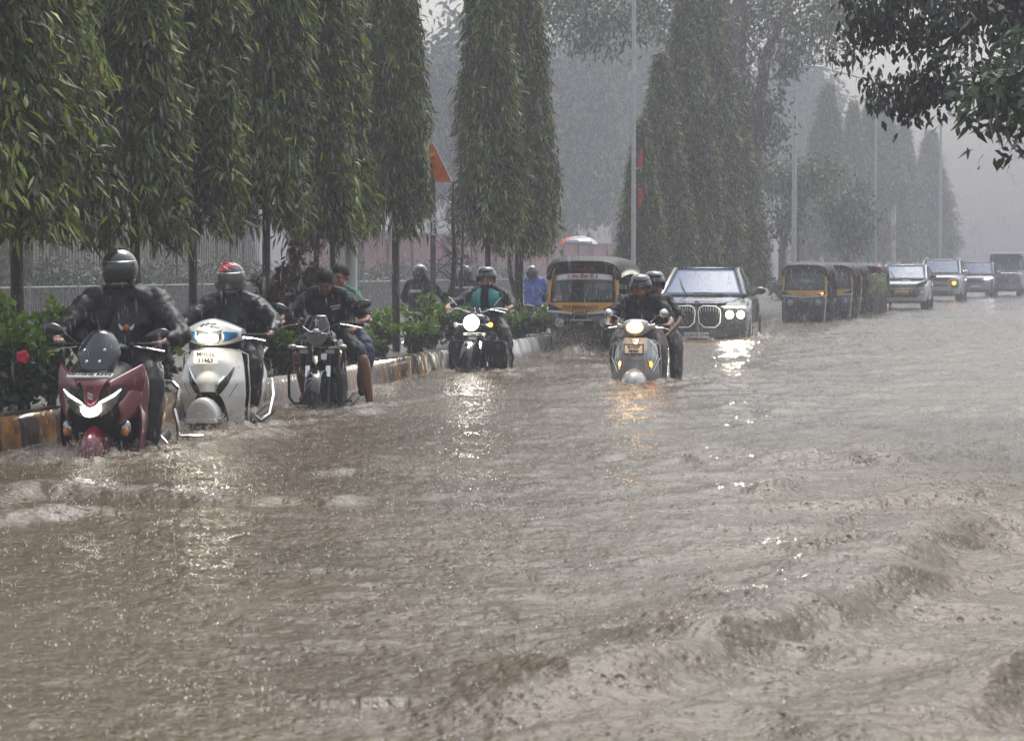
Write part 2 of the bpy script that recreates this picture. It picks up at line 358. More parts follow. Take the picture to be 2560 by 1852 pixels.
# water from the flooded planter pouring over the kerb
def pourmat():
    m = bpy.data.materials.new('pouring_water'); m.use_nodes = True; n = m.node_tree.nodes; L = m.node_tree.links; b = n['Principled BSDF']
    tc = n.new('ShaderNodeTexCoord'); mp = n.new('ShaderNodeMapping'); mp.inputs['Scale'].default_value = (9, 9, .8); L.new(tc.outputs['Object'], mp.inputs[0])
    no = n.new('ShaderNodeTexNoise'); no.inputs['Scale'].default_value = 1.6; no.inputs['Detail'].default_value = 6; no.inputs['Roughness'].default_value = .7; L.new(mp.outputs[0], no.inputs[0])
    sp = n.new('ShaderNodeSeparateXYZ'); L.new(tc.outputs['Object'], sp.inputs[0])
    mr = n.new('ShaderNodeMapRange'); mr.inputs[1].default_value = 25.5; mr.inputs[2].default_value = 31.5; mr.inputs[3].default_value = -.12; mr.inputs[4].default_value = .42; L.new(sp.outputs[1], mr.inputs[0])
    ad = n.new('ShaderNodeMath'); ad.operation = 'ADD'; L.new(no.outputs[0], ad.inputs[0]); L.new(mr.outputs[0], ad.inputs[1])
    r2 = n.new('ShaderNodeMapRange'); r2.inputs[1].default_value = .52; r2.inputs[2].default_value = .66; L.new(ad.outputs[0], r2.inputs[0]); L.new(r2.outputs[0], b.inputs['Alpha'])
    b.inputs['Base Color'].default_value = (.86, .85, .82, 1); b.inputs['Roughness'].default_value = .12; b.inputs['Coat Weight'].default_value = 1
    bp = n.new('ShaderNodeBump'); bp.inputs['Strength'].default_value = .6; bp.inputs['Distance'].default_value = .02; L.new(no.outputs[0], bp.inputs['Height']); L.new(bp.outputs[0], b.inputs['Normal'])
    return m
g = G(); dd = np.linspace(24.5, 37, 160); prof = [(.10, .292), (.0, .29), (-.035, .25), (-.06, .12), (-.09, -.03)]; V = []
for i, D_ in enumerate(dd):
    w_ = .02*math.sin(D_*9)+.014*math.sin(D_*23+1)
    for q, (o_, z_) in enumerate(prof): V.append(off(D_, o_-w_*q*.5, z_))
g.add(V, [(i*5+q, (i+1)*5+q, (i+1)*5+q+1, i*5+q+1) for i in range(159) for q in range(4)])
tag(obj('overflow_water', g, pourmat(), sol=.006), kind='stuff')
# ---------------- foliage builders ----------------
def leafset(P, D, Ln, Wd, rs, droop=.3):
    """N lanceolate leaves, two bent quads each"""
    N = len(P); rv = rs.normal(size=(N, 3)); S = unit(np.cross(D, rv)); Nn = unit(np.cross(S, D))
    Ln = Ln[:, None]; Wd = Wd[:, None]
    dn = np.array((0, 0, -1.))
    m = P+D*Ln*.45+Nn*Ln*.06; t = P+D*Ln+dn*Ln*droop*.5
    V = np.stack([P-S*Wd*.12, P+S*Wd*.12, m-S*Wd*.5, m+S*Wd*.5, t-S*Wd*.06, t+S*Wd*.06], 1).reshape(-1, 3)
    b = (np.arange(N)*6)[:, None]; Q = np.concatenate([b+np.array([[0, 1, 3, 2]]), b+np.array([[2, 3, 5, 4]])], 0)
    return V, Q
def lcol(N, rs, base, young, py, clump=None):
    c = np.array(base)*(np.exp(rs.normal(0, .3, (N, 1))))
    c = c*(1+rs.normal(0, .12, (N, 3)))
    if clump is not None: c = c*clump[:, None]
    y = rs.random(N) < py; c[y] = np.array(young)*np.exp(rs.normal(0, .25, (y.sum(), 1)))
    return np.repeat(np.clip(c, .004, .6), 6, 0)

def ashoka_crown(seed, H=8.2, z0=1.35, Rm=.62, strands=760, per=50, base=(.085, .10, .024), young=(.26, .30, .04), py=.08, leaf=(.125, .030)):
    rs = np.random.RandomState(seed)
    u = rs.random(strands)**1.15; zt = z0+.45+u*(H-z0-.5); az = rs.random(strands)*2*np.pi
    prof = lambda z: Rm*np.clip((z-z0+.35)/.9, .35, 1)*np.clip((H+.15-z)/(H-z0-1.2), .06, 1)**.75
    r1 = prof(zt)*(.55+.55*rs.random(strands)**.6)*(1+.25*np.sin(az*3+zt*2.1+seed)*np.sin(zt*3.3+seed))
    ln = .35+.75*rs.random(strands)
    k = per; t = np.linspace(0, 1, k)[None, :]
    out = 1-np.exp(-t*6)
    rad = r1[:, None]*(.25+.75*out)
    zz = zt[:, None]+.12*np.sin(np.pi*np.clip(t*2.2, 0, 1))-(ln[:, None])*t**1.3
    aa = az[:, None]+(rs.normal(0, .25, (strands, 1)))*t
    Pp = np.stack([rad*np.cos(aa), rad*np.sin(aa), zz], -1)
    Pp += rs.normal(0, .045, Pp.shape)
    keep = (zz > z0+.02+.45*rs.random(zz.shape)**2*(1+.6*np.sin(aa*2+seed))).ravel(); P = Pp.reshape(-1, 3)
    outv = np.stack([np.cos(aa), np.sin(aa), 0*aa], -1).reshape(-1, 3)
    N = len(P); D = unit(np.array((0, 0, -1.))*(.8+.5*rs.random((N, 1)))+outv*.45+rs.normal(0, .62, (N, 3)))
    cl = np.repeat(np.exp(rs.normal(0, .42, strands)), k)*(1+.45*np.sin(az*2+zt*3+seed)).repeat(k)
    P, D, cl = P[keep], D[keep], cl[keep]; N = len(P)
    V, Q = leafset(P, D, leaf[0]*(.6+.7*rs.random(N)), leaf[1]*(.7+.6*rs.random(N)), rs)
    # young shoots: whole strands of yellow green near the lower fringe
    c = lcol(N, rs, base, young, py, cl)
    return V, Q, c
def twigs(seed, H, z0, n=60, Rm=.6):
    rs = np.random.RandomState(seed); g = G()
    for i in range(n):
        z = z0+.2+(H-z0-.6)*rs.random(); a = rs.random()*6.28; r = Rm*(.6+.4*rs.random())*(1-.7*(z-z0)/(H-z0))
        d = np.array((math.cos(a), math.sin(a), 0))
        g.tube([(0, 0, z-.05), d*r*.5+(0, 0, z+.14), d*r+(0, 0, z-.05), d*r*1.03+(0, 0, z-.5)], [.014, .011, .007, .004], 5)
    return g
def trunk_g(seed, H, r0, r1, lean=0, n=10, wob=.03):
    rs = np.random.RandomState(seed); g = G(); zs = np.linspace(0, H, n)
    P = np.stack([np.cumsum(rs.normal(0, wob, n))*.4+lean*zs, np.cumsum(rs.normal(0, wob, n))*.4, zs], -1); P[0, :2] = 0
    g.tube(P, r0+(r1-r0)*np.linspace(0, 1, n), 10); return g, P
CROWNS = []
for sd, kw in ((1, dict(H=8.4, Rm=.66)), (2, dict(H=7.6, Rm=.58)), (3, dict(H=9.0, Rm=.74, strands=840)), (4, dict(H=8.2, Rm=.40, strands=560)), (5, dict(H=8.8, Rm=.42, strands=580))):
    V, Q, c = ashoka_crown(sd, **kw); me_o = mesh_obj('crown', V, Q, M['leaf'], smooth=False, col=c); CROWNS.append((me_o.data, kw)); bpy.data.objects.remove(me_o)
TW = []
for sd, (me, kw) in enumerate(CROWNS):
    o = obj('limbs', twigs(sd+7, kw['H'], 1.4, 70, kw['Rm']), M['bark']); TW.append(o.data); bpy.data.objects.remove(o)
def ashoka(x, y, z, k, s=1.0, rz=0, r0=.06, label='', group='young mast trees planted along the median', zs=None, lean=0, name='mast_tree'):
    t = thing(name, label, 'tree', (x, y, z), rz, group)
    g, P = trunk_g(int(abs(x*37+y*13)) % 999, CROWNS[k][1]['H']*(zs or s)*.96, r0, .015, lean, wob=.02)
    obj('trunk', g, M['bark'], t)
    for nm, me in (('crown', CROWNS[k][0]), ('limbs', TW[k])):
        o = bpy.data.objects.new(nm, me); C.objects.link(o); o.parent = t; o.scale = (s, s, zs or s); o.location = (lean*2.5, 0, 0)
    return t
# the trunks stand 0.85 m behind the kerb line; x is the photo column, w the crown scale
TL = [  # x, crown kind, width scale, height scale, trunk radius, label
 (-95, 2, 1.0, .98, .055, 'mast tree cut by the left edge of the picture, mostly dark drooping leaves'),
 (45, 0, 0.92, 1.0, .058, 'mast tree with a thick black trunk just left of the rider on the maroon scooter'),
 (342, 3, 0.95, .95, .052, 'mast tree whose dark trunk rises right behind the black helmet on the maroon scooter'),
 (483, 4, 1.05, 1.05, .045, 'mast tree whose trunk stands between the black helmet and the red and black helmet'),
 (666, 3, 1.1, 1.12, .05, 'mast tree whose trunk stands between the red helmet rider and the dark red shrub'),
 (796, 4, 0.9, 1.0, .036, 'mast tree with a thin trunk behind the dark red shrub'),
 (836, 3, 0.95, 1.1, .036, 'mast tree with a half hidden trunk just behind the bareheaded motorcycle rider'),
 (991, 4, .84, 1.15, .055, 'mast tree with a long bare trunk right of the green shirted passenger'),
 (1222, 4, 1.03, 1.1, .05, 'mast tree with a slim trunk behind the rider in the teal vest'),
 (1298, 0, 0.82, 1.0, .085, 'mast tree with a thick pale forked base left of the blue raincoat rider'),
]
def tree_D(xs, o=.85):
    return (6.87+o*.978+.2137*0)/(.2137-(xs-1280)/F)
for i, (xs, k, s, zs, r0, lb) in enumerate(TL):
    D = tree_D(xs); X_ = (xs-1280)/F*D
    ashoka(X_, D, .2, k, s*1.05, rz=i*1.7, r0=r0, label=lb, zs=zs)
# forked second stem of the last near tree
D = tree_D(1298); g = G(); g.tube([px(1325, 800, D), px(1290, 740, D), px(1276, 690, D), px(1272, 630, D)], [.05, .045, .04, .03], 8)
tk = [o for o in bpy.data.objects if o.name.startswith('mast_tree')][-1]
o = obj('stem', g, M['bark2'], tk); o.matrix_parent_inverse = Matrix.Identity(4)
o.location = tk.matrix_basis.inverted() @ Vector((0, 0, 0)); o.rotation_euler = (0, 0, -tk.rotation_euler.z)
# the massed group behind the black car
GL = [(1603, 50, 2, .85, .53, 'shortest mast tree of the dense row, directly behind the tall pale lamp post'), (1652, 53, 0, 1.15, .78, 'mast tree of the dense row just right of the tall pale lamp post'),
      (1712, 55, 2, 1.2, 1.0, 'mast tree of the dense row straight above the left half of the black car'), (1770, 58, 1, 1.5, 1.2, 'tallest mast tree of the dense row, above the right half of the black car'),
      (1832, 62, 0, 1.25, .82, 'mast tree of the dense row in front of the forked big tree'), (1872, 66, 1, 1.0, .62, 'low mast tree at the right end of the dense row')]
for i, (xs, D, k, s, zs, lb) in enumerate(GL):
    ashoka((xs-1280)/F*D, D, 0, k, s, rz=i*2.1, r0=.1, label=lb, zs=zs, group='dense row of mast trees behind the black car')
for i, (xs, ty, D, k, s, lb) in enumerate([(2065, 205, 170, 2, 3.1, 'faded mast tree, leftmost of the distant row'), (2130, 250, 180, 1, 2.6, 'faded mast tree, second from the left in the distant row'),
      (2170, 240, 190, 0, 2.8, 'faded mast tree in the middle of the distant row, pointed top'), (2208, 245, 200, 2, 3.6, 'faded mast tree, broadest of the distant row'),
      (2255, 300, 215, 1, 3.5, 'faded mast tree, second from the right in the distant row'), (2322, 325, 230, 0, 4.1, 'faded mast tree, rightmost and palest of the distant row')]):
    D *= .78; s *= .8; top = CAMZ-(ty-HZ)/F*D
    ashoka((xs-1280)/F*D, D, -.1, k, s, rz=i*2.1, r0=.12, label=lb, zs=top/CROWNS[k][1]['H'], group='distant mast trees fading in the rain')

# broad leaved trees
def blob_crown(seed, blobs, dens, leaf, base, young=(.2, .24, .05), py=.05, down=.5):
    """leaf clumps: blobs = [(centre, radii)], leaves through the volume, denser to the shell, in sprays"""
    rs = np.random.RandomState(seed); VV = []; QQ = []; CC = []; n0 = 0
    for (c, r) in blobs:
        r = np.array(r, float); ns = max(6, int(dens*(r[0]*r[1]+r[1]*r[2]+r[0]*r[2]))); 
        d = unit(rs.normal(size=(ns, 3))); q = d*(rs.random((ns, 1))**.35)*(1+.22*np.sin(d[:, :1]*7+d[:, 1:2]*5+seed))
        ctr = np.array(c)+q*r; k = 12
        P = np.repeat(ctr, k, 0)+rs.normal(0, leaf[0]*1.1, (ns*k, 3))
        D = unit(np.repeat(d, k, 0)*.5+rs.normal(0, .5, (ns*k, 3))+np.array((0, 0, -down)))
        cl = np.repeat(np.exp(rs.normal(0, .3, ns)), k); N = ns*k
        V, Q = leafset(P, D, leaf[0]*(.6+.7*rs.random(N)), leaf[1]*(.7+.5*rs.random(N)), rs, .2)
        VV.append(V); QQ.append(Q+n0); n0 += len(V); CC.append(lcol(N, rs, base, young, py, cl))
    return np.concatenate(VV), np.concatenate(QQ), np.concatenate(CC)
def btree(name, label, base_pt, limbs, blobs, dens, leaf, basec, seed, group=None, bark='bark2', **kw):
    t = thing(name, label, 'tree', base_pt, 0, group); b = np.array(base_pt)
    g = G()
    for P, r in limbs[:1]: g.tube(np.array(P)-b, r, 10)
    obj('trunk', g, M[bark], t)
    if len(limbs) > 1:
        g = G()
        for P, r in limbs[1:]: g.tube(np.array(P)-b, r, 8)
        obj('limbs', g, M[bark], t)
    V, Q, c = blob_crown(seed, blobs, dens, leaf, basec, **kw)
    mesh_obj('crown', V-b, Q, M['leaf'], t, smooth=False, col=c)
    return t
def P_(x, y, D, dd=0): return np.array(px(x, y, D+dd))
# the forked big tree
D = 72
tr = [P_(1850, 740, D), P_(1848, 560, D), P_(1845, 420, D), P_(1850, 300, D), P_(1835, 180, D), P_(1850, 60, D), P_(1840, -80, D)]
limbs = [(tr, [.55, .5, .45, .42, .3, .26, .2]), ([P_(1850, 330, D), P_(1835, 240, D, -1), P_(1830, 120, D, -2), P_(1800, -60, D, -2)], [.3, .22, .17, .1]),
         ([P_(1850, 420, D), P_(1900, 230, D), P_(1915, 130, D), P_(1955, 50, D), P_(1990, -50, D)], [.26, .2, .15, .12, .09]),
         ([P_(1860, 560, D), P_(1885, 420, D), P_(1900, 340, D), P_(1928, 265, D)], [.26, .2, .17, .16])]
bl = [(P_(1830+a, y, D, b), (1.0, .9, 1.3)) for a, y, b in ((0, 640, 0), (20, 540, -1), (-10, 450, .5), (15, 380, -.6), (0, 300, 0), (20, 210, 0), (-20, 140, .4), (30, 80, -.4))]
bl += [(P_(x, y, D, dd), (rx, 1.2, rz)) for x, y, dd, rx, rz in ((1920, 290, 0, .6, .7), (1940, 330, 0, .45, .5), (1640, 20, -3, 2.0, 1.2), (1500, 20, -4, 1.8, .9), (1420, 50, -5, 1.0, .9), (1380, 10, -4, 1.5, .6), (1540, 70, -5, .9, .8), (1470, 90, -5, .5, .5),
       (1720, 50, -2, 1.6, 1.8), (1800, 30, 2, 1.6, 1.6), (1920, 10, 1, 1.8, 1.0), (2000, 40, 0, 1.4, .9), (2060, 20, -3, 1.2, 1.1), (1980, 110, -1, .7, .7), (2080, 80, -4, .9, .8), (1960, 170, -1, .35, .5), (2150, -10, -5, 1.5, .9))]
btree('forked_tree', 'big old tree with forked leaf clad trunk, right of the dense mast tree row', P_(1850, 760, D)*(1, 1, 0), limbs, bl, 14, (.2, .09), (.05, .062, .035), 5, py=.08)
# overhanging branches at the upper right, from a tree outside the frame
D = 20
root = np.array((8.5, 21, -.2))
tr = [root, root+(0, 0, 2.5), root+(-.3, 0, 4.5), root+(-.8, 0, 6.5)]
limbs = [(tr, [.35, .3, .25, .18]), ([tr[2], P_(2620, 20, D), P_(2420, 60, D), P_(2300, 120, D), P_(2240, 60, D), P_(2130, 40, D)], [.14, .09, .05, .03, .02, .012]),
  ([P_(2420, 60, D), P_(2350, 130, D), P_(2330, 170, D), P_(2290, 210, D)], [.035, .025, .018, .01]), ([tr[2], P_(2600, 180, D, -2), P_(2480, 220, D, -2)], [.08, .04, .012]), ([tr[3], P_(2500, -120, D), P_(2200, -60, D)], [.12, .06, .02])]
bl = [(P_(x, y, D, dd), (rx/F*D, .45, rz/F*D)) for x, y, dd, rx, rz in (
  (2150, 20, 0, 30, 32), (2190, 52, .3, 32, 28), (2225, 10, 0, 38, 28), (2165, 88, .2, 15, 16), (2225, 85, .2, 16, 20), (2285, 85, 0, 22, 18), (2330, 15, 0, 40, 28), (2345, 68, 0, 28, 20), (2420, 15, 0, 44, 28), (2415, 80, 0, 26, 22), (2465, 45, 0, 36, 22), (2530, 15, 0, 40, 28), (2540, 70, .3, 24, 16))]
bl += [(P_(2600+70*i+20*(i % 3), -60+60*(i*7 % 4), D, .5*(i % 3-1)), (.32, .5, .25)) for i in range(14)]
bl += [(P_(x, y, D, dd), (rx/F*D, .3, rz/F*D)) for x, y, dd, rx, rz in ((2290, 205, 0, 28, 22), (2340, 180, 0, 22, 28), (2335, 225, 0, 32, 26), (2262, 248, 0, 24, 24), (2290, 275, 0, 16, 18), (2368, 230, 0, 10, 26), (2238, 255, 0, 10, 10), (2115, 150, 3, 14, 16), (2190, 205, 3, 12, 12), (2200, 235, 3, 8, 12))]
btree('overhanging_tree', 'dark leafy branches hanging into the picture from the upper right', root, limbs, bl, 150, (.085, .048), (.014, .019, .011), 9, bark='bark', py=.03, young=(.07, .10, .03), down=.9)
root = np.array((7.6, 17.0, -.2)); D = 16
limbs = [([root, root+(0, 0, 2.2), root+(-.2, 0, 4.2)], [.2, .17, .1]), ([root+(0, 0, 2.4), P_(2640, 250, D), P_(2520, 220, D), P_(2400, 215, D)], [.07, .04, .02, .008]), ([root+(0, 0, 2.0), P_(2640, 330, D), P_(2565, 335, D)], [.05, .02, .008])]
bl = [(P_(x, y, D, dd), (rx/F*D, .35, rz/F*D)) for x, y, dd, rx, rz in ((2520, 180, 0, 50, 38), (2470, 200, 0, 45, 30), (2430, 225, 0, 30, 28), (2500, 250, 0, 45, 36), (2545, 230, 0, 40, 45), (2460, 275, 0, 28, 20), (2520, 290, 0, 30, 18), (2560, 130, 0, 40, 40), (2552, 335, 0, 14, 12))]
bl += [(P_(2600+60*i, 150+50*(i*5 % 4), D, .4*(i % 3-1)), (.3, .4, .22)) for i in range(9)]
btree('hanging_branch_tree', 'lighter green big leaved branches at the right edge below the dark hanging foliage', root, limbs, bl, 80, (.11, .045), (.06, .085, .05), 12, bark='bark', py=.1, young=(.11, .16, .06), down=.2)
# hazy broad leaved trees
BG = [ # x, D, ground, centre y, radius x px, radius y px, label
 (2010, 88, 455, 95, 45, 'spreading small tree beside the far double lamp pole, flat top'), (2110, 95, 500, 110, 130, 'rounded hazy tree behind the parked rickshaws')]
def simple_tree(x, D, cy, rx, ry, lb, seed, nb=9, dens=9, leafs=(.3, .15), base=(.055, .07, .045), grp='hazy trees in the background', tr_r=.18, name='shade_tree'):
    rs = np.random.RandomState(seed); b = P_(x, HZ, D)*(1, 1, 0)
    c = P_(x, cy, D); limbs = [([b, b*.4+c*.6, c], [tr_r, tr_r*.8, tr_r*.5])]
    bl = []
    for i in range(nb):
        a = rs.random()*6.28; q = rs.random()**.5; p = P_(x+rx*.62*q*math.cos(a), cy+ry*.62*q*math.sin(a), D, rs.normal(0, rx/F*D*.35))
        bl.append((p, (rx/F*D*.45, rx/F*D*.45, ry/F*D*.42))); limbs.append(([b*.45+c*.55, (b*.25+c*.75)*.5+p*.5, p], [tr_r*.45, tr_r*.3, .03]))
    return btree(name, lb, b, limbs, bl, dens, leafs, base, seed, group=grp)
simple_tree(1990, 86, 440, 120, 55, 'spreading flat topped small tree beside the pole behind the parked rickshaws', 3, 10, 16, (.22, .1), base=(.07, .1, .05))
simple_tree(1955, 84, 550, 60, 60, 'low bushy tree just right of the dense row of mast trees', 4, 8, 16, (.22, .1))
simple_tree(2115, 92, 540, 95, 110, 'rounded hazy tree above the parked rickshaws', 5, 11, 12, (.25, .12), base=(.07, .1, .05))
for i, (x, D, cy, rx, ry, lb) in enumerate([(1420, 105, 330, 200, 290, 'huge faded tree filling the gap between the mast trees'), (1180, 92, 260, 170, 260, 'tall faded tree behind the bare dead trees'), (1010, 90, 330, 150, 240, 'tall faded tree behind the orange pennant'),
    (1540, 120, 250, 190, 330, 'faded tree behind the tall lamp pole'), (1960, 150, 360, 150, 300, 'pale tree right of the forked tree'), (620, 80, 260, 170, 300, 'faded tree behind the beige wall, mostly hidden by mast trees'), (330, 72, 200, 190, 330, 'faded tree above the picket wall at the left'), (80, 66, 260, 170, 300, 'faded tree at the far left behind the mast trees'), (850, 86, 200, 150, 300, 'faded tree behind the lamp post among the mast trees')]):
    simple_tree(x, D*1.45, cy, rx, ry, lb, 20+i, 14, 3.2, (.6, .32), base=(.06, .075, .05), tr_r=.45)
# dark grey branches hanging between two near mast trees, top
# ---------------- shrubs of the median ----------------
def shrub(x, y, w, h, seed, label, base, young, py, n=260, leaf=(.075, .045), flower=0, o=.75, group='shrubs in the median planter', D=None, name='shrub', dp=.3):
    rs = np.random.RandomState(seed); D = D or tree_D(x, o); X_ = (x-1280)/F*D
    t = thing(name, label, 'shrub', (X_, D, .2), 0, group); g = G(); PP = []; DD = []
    nst = max(7, int(w*14))
    for i in range(nst):
        a = rs.random()*6.28; q = rs.random()**.6; e = np.array((w*q*math.cos(a), dp*q*math.sin(a)+0, h*(1-.35*q*q)*(.75+.3*rs.random())))
        m_ = e*(.35, .35, .55)+rs.normal(0, .03, 3)*(1, 1, 0); s0 = np.array((w*.35*(rs.random()-.5), .1*(rs.random()-.5), 0))
        g.tube([s0, m_, e], [.011, .008, .003], 5)
        k = int(n/nst*2.2); tt = .2+.8*rs.random(k)**.8; p = np.where(tt[:, None] < .6, s0+(m_-s0)*tt[:, None]/.6, m_+(e-m_)*(tt[:, None]-.6)/.4)
        PP.append(p+rs.normal(0, .035, (k, 3))); DD.append(unit(rs.normal(0, .6, (k, 3))+unit(e-m_)*.8))
    obj('stem', g, M['bark'], t)
    P = np.concatenate(PP); Dv = np.concatenate(DD); N = len(P)
    V, Q = leafset(P, Dv, leaf[0]*(.6+.6*rs.random(N)), leaf[1]*(.7+.5*rs.random(N)), rs, .3)
    c = lcol(N, rs, base, young, 0); hi = np.repeat((P[:, 2] > h*.55) & (rs.random(N) < py*3), 6); c[hi] = np.array(young)*(.7+.6*rs.random((hi.sum(), 1)))
    mesh_obj('leaves', V, Q, M['leaf'], t, smooth=False, col=c)
    return t, D
GR = (.03, .05, .016); YG = (.16, .27, .03)
n = 0
for x, w, h, lb in ((-20, .35, .95, 'leafy green shrub at the left edge of the picture above the kerb'), (60, .3, .72, 'hibiscus shrub with one red flower left of the maroon scooter'), (125, .28, .85, 'tall leafy shrub touching the left mirror of the maroon scooter'),
   (400, .3, .6, 'dim green shrub seen between the maroon scooter and the white scooter')):
    shrub(x, 0, w, h, n, lb, GR, YG, .35, 620, (.085, .055), o=.5); n += 1
M['petal'] = mat('red_petal', (.5, .01, .03), .5)
D = tree_D(60, .0); f = thing('hibiscus_flower', 'single red hibiscus flower on the shrub left of the maroon scooter', 'flower', px(57, 892, D)); g = G()
for i in range(5):
    a = i*1.256; g.ell((.025*math.cos(a), -.01, .025*math.sin(a)), (.026, .01, .026), n=10, m=6)
obj('petals', g, M['petal'], f)
for x, w, h, o_, lb in ((640, .42, 1.3, .55, 'dark maroon leaved shrub right behind the red helmet rider'), (735, .5, 1.4, .8, 'dark maroon leaved shrub left of the bareheaded motorcycle rider'), (700, .25, .9, .4, 'low dark maroon shrub above the striped kerb beside the black motorcycle')):
    shrub(x, 0, w, h, n, lb, (.035, .018, .02), (.07, .03, .03), .3, 1100, (.08, .048), o=o_); n += 1
for x, w, h, o_, lb in ((700, .35, .55, .35, 'sparse green shrub under the dark maroon shrub'), (950, .4, .62, .6, 'green shrub right of the green shirted passenger'), (880, .3, .45, .5, 'low green shrub behind the black motorcycle'), (1075, .45, .8, .7, 'bushy green shrub below the orange pennant'),
    (1140, .4, .7, .6, 'green shrub left of the rider in the teal vest'), (1030, .4, .5, .5, 'low green shrub between the long bare trunk and the teal vest rider'), (1290, .5, .6, .6, 'green shrub right of the teal vest rider'), (1345, .45, .55, .7, 'green shrub in front of the blue raincoat rider'), (1240, .4, .55, .5, 'green shrub hidden behind the bullet motorcycle')):
    shrub(x, 0, w, h, n, lb, (.04, .062, .02), YG, .28, 560, (.08, .045), o=o_, dp=.4); n += 1
# thicket under the massed row, right of the rickshaw
for x, D, w, h, lb in ((1740, 52, .8, .7, 'dark shrub at the foot of the dense row of mast trees'), (1660, 50, .7, .6, 'scraggly shrub between the rickshaw and the black car'), (1950, 80, 1.4, 1.0, 'hazy bush left of the parked rickshaws')):
    shrub(x, 0, w, h, n, lb, (.05, .055, .035), (.12, .14, .05), .2, 700, (.12, .06), D=D, dp=.6); n += 1

# bare dead saplings
def dead(x0, x1, y1, D, r, seed, lb, nb=26):
    rs = np.random.RandomState(seed); a = P_(x0, 850, D); a[2] = .2; e = P_(x1, y1, D); t = thing('dead_sapling', lb, 'dead tree', a, 0, 'bare dead saplings beside the orange pennant'); e = e-a
    g = G(); mid = e*.55+(.02, 0, 0); g.tube([(0, 0, 0), e*.25+(-.02, 0, 0), mid, e*.8+(-.01, 0, 0), e], [r, r*.9, r*.7, r*.5, r*.25], 8); obj('trunk', g, M['bark'], t)
    g = G()
    for i in range(nb):
        q = .35+.62*rs.random(); p = e*q; s_ = rs.choice((-1, 1)); L_ = (.25+.4*rs.random())*(1.3-q)
        d = np.array((s_*(.5+.5*rs.random()), rs.normal(0, .5), .2+.6*rs.random()-1.0*(rs.random() < .35)))
        p2 = p+d*L_*.5; p3 = p+d*L_+(0, 0, .25*L_*rs.choice((-1, 1)))
        g.tube([p, p2, p3], [.010, .006, .002], 4)
        for j in range(3): b_ = p+d*L_*(.3+.25*j); g.tube([b_, b_+rs.normal(0, .09, 3)+(0, 0, -.04), b_+rs.normal(0, .16, 3)+(0, 0, -.1)], [.004, .003, .001], 3)
    obj('twigs', g, M['bark'], t)
dead(1132, 1134, 455, 32, .05, 3, 'bare dead sapling with a broken top, left of the taller one'); dead(1158, 1152, 330, 33, .03, 5, 'taller thin dead sapling with a pointed top right of the broken one')

# ---------------- poles, pennant, posters ----------------
def pole(x, D, r0, r1, H, label, arms=0, zb=.2, bands=(), cat='lamp post', flare=False):
    t = thing('street_lamp', label, cat, ((x-1280)/F*D, D, zb), 0, 'lamp posts along the median'); g = G()
    g.tube([(0, 0, 0), (0, 0, 1.6), (0, 0, 1.9), (0, 0, H)] if flare else [(0, 0, 0), (0, 0, .1), (0, 0, .2), (0, 0, H)], [r0*1.6, r0*1.6, r0, r1] if flare else [r0, r0, r0, r1], 14); obj('pole', g, M['steel'], t)
    for b in bands:
        g = G(); g.tube([(0, 0, b-.02), (0, 0, b+.02)], r0*1.25, 14); g.box((r0*1.3, 0, b), (.05, .03, .03)); obj('band', g, M['steel'], t)
    for s in (-1, 1) if arms else ():
        g = G(); g.tube([(0, 0, H-.3), (s*.5, 0, H-.12), (s*arms, 0, H+.35)], [.05, .045, .035], 8); obj('arm', g, M['steel'], t)
        g = G(); g.loft([[(s*(arms+dx)+cx*0, y_*wd, H+.36+.1*dx+z_*.05) for (y_, z_) in ((-1, -.6), (-1, .4), (0, 1), (1, .4), (1, -.6))] for dx, wd, cx in ((-.1, .06, 0), (.2, .13, 0), (.55, .12, 0), (.7, .05, 0))]); obj('lamp_head', g, M['steel'], t, bev=.01)
    return t
pole(877, 26.3, .05, .042, 8.6, 'grey lamp post half hidden by leaves behind the green shirted passenger', 1.6, bands=(1.4, 2.9), flare=True)
g = G(); D = 26.1
for s in ((.08, 1.0), (.14, 1.0)): g.box((s[0], 0, 1.15), (.015, .02, .62))
for z in (.9, 1.2, 1.45): g.box((.11, 0, z), (.08, .02, .02))
bk = thing('meter_bracket', 'small metal bracket frame clamped to the grey lamp post behind the passenger', 'bracket', ((881-1280)/F*D, D, .2)); obj('frame', g, M['steel'], bk)
pole(1583, 47.5, .052, .04, 9.2, 'tall pale lamp post left of the black car, standing before the dense trees', 1.8, bands=(3.3, 5.3, 5.8), flare=False)
pole(1984, 82, .1, .07, 10.4, 'hazy lamp post behind the parked rickshaws', 2.0, bands=(3.4, 6.2))
pole(2186, 92, .06, .05, 9.2, 'distant double arm lamp post rising among the distant mast trees', 2.3, bands=())
pole(2348, 150, .12, .08, 11.5, 'faintest lamp post, right of the distant mast trees', 2.4)
g = G(); D = 88; st = thing('marker_post', 'short pale post with peeling white paint behind the parked rickshaws', 'post', ((2232-1280)/F*D, D, 0)); g.tube([(0, 0, 0), (0, 0, 3.9)], .09, 10); obj('post', g, mat('peeling_white_paint', (.6, .6, .62), .6, var=.45, vscale=2.5), st)
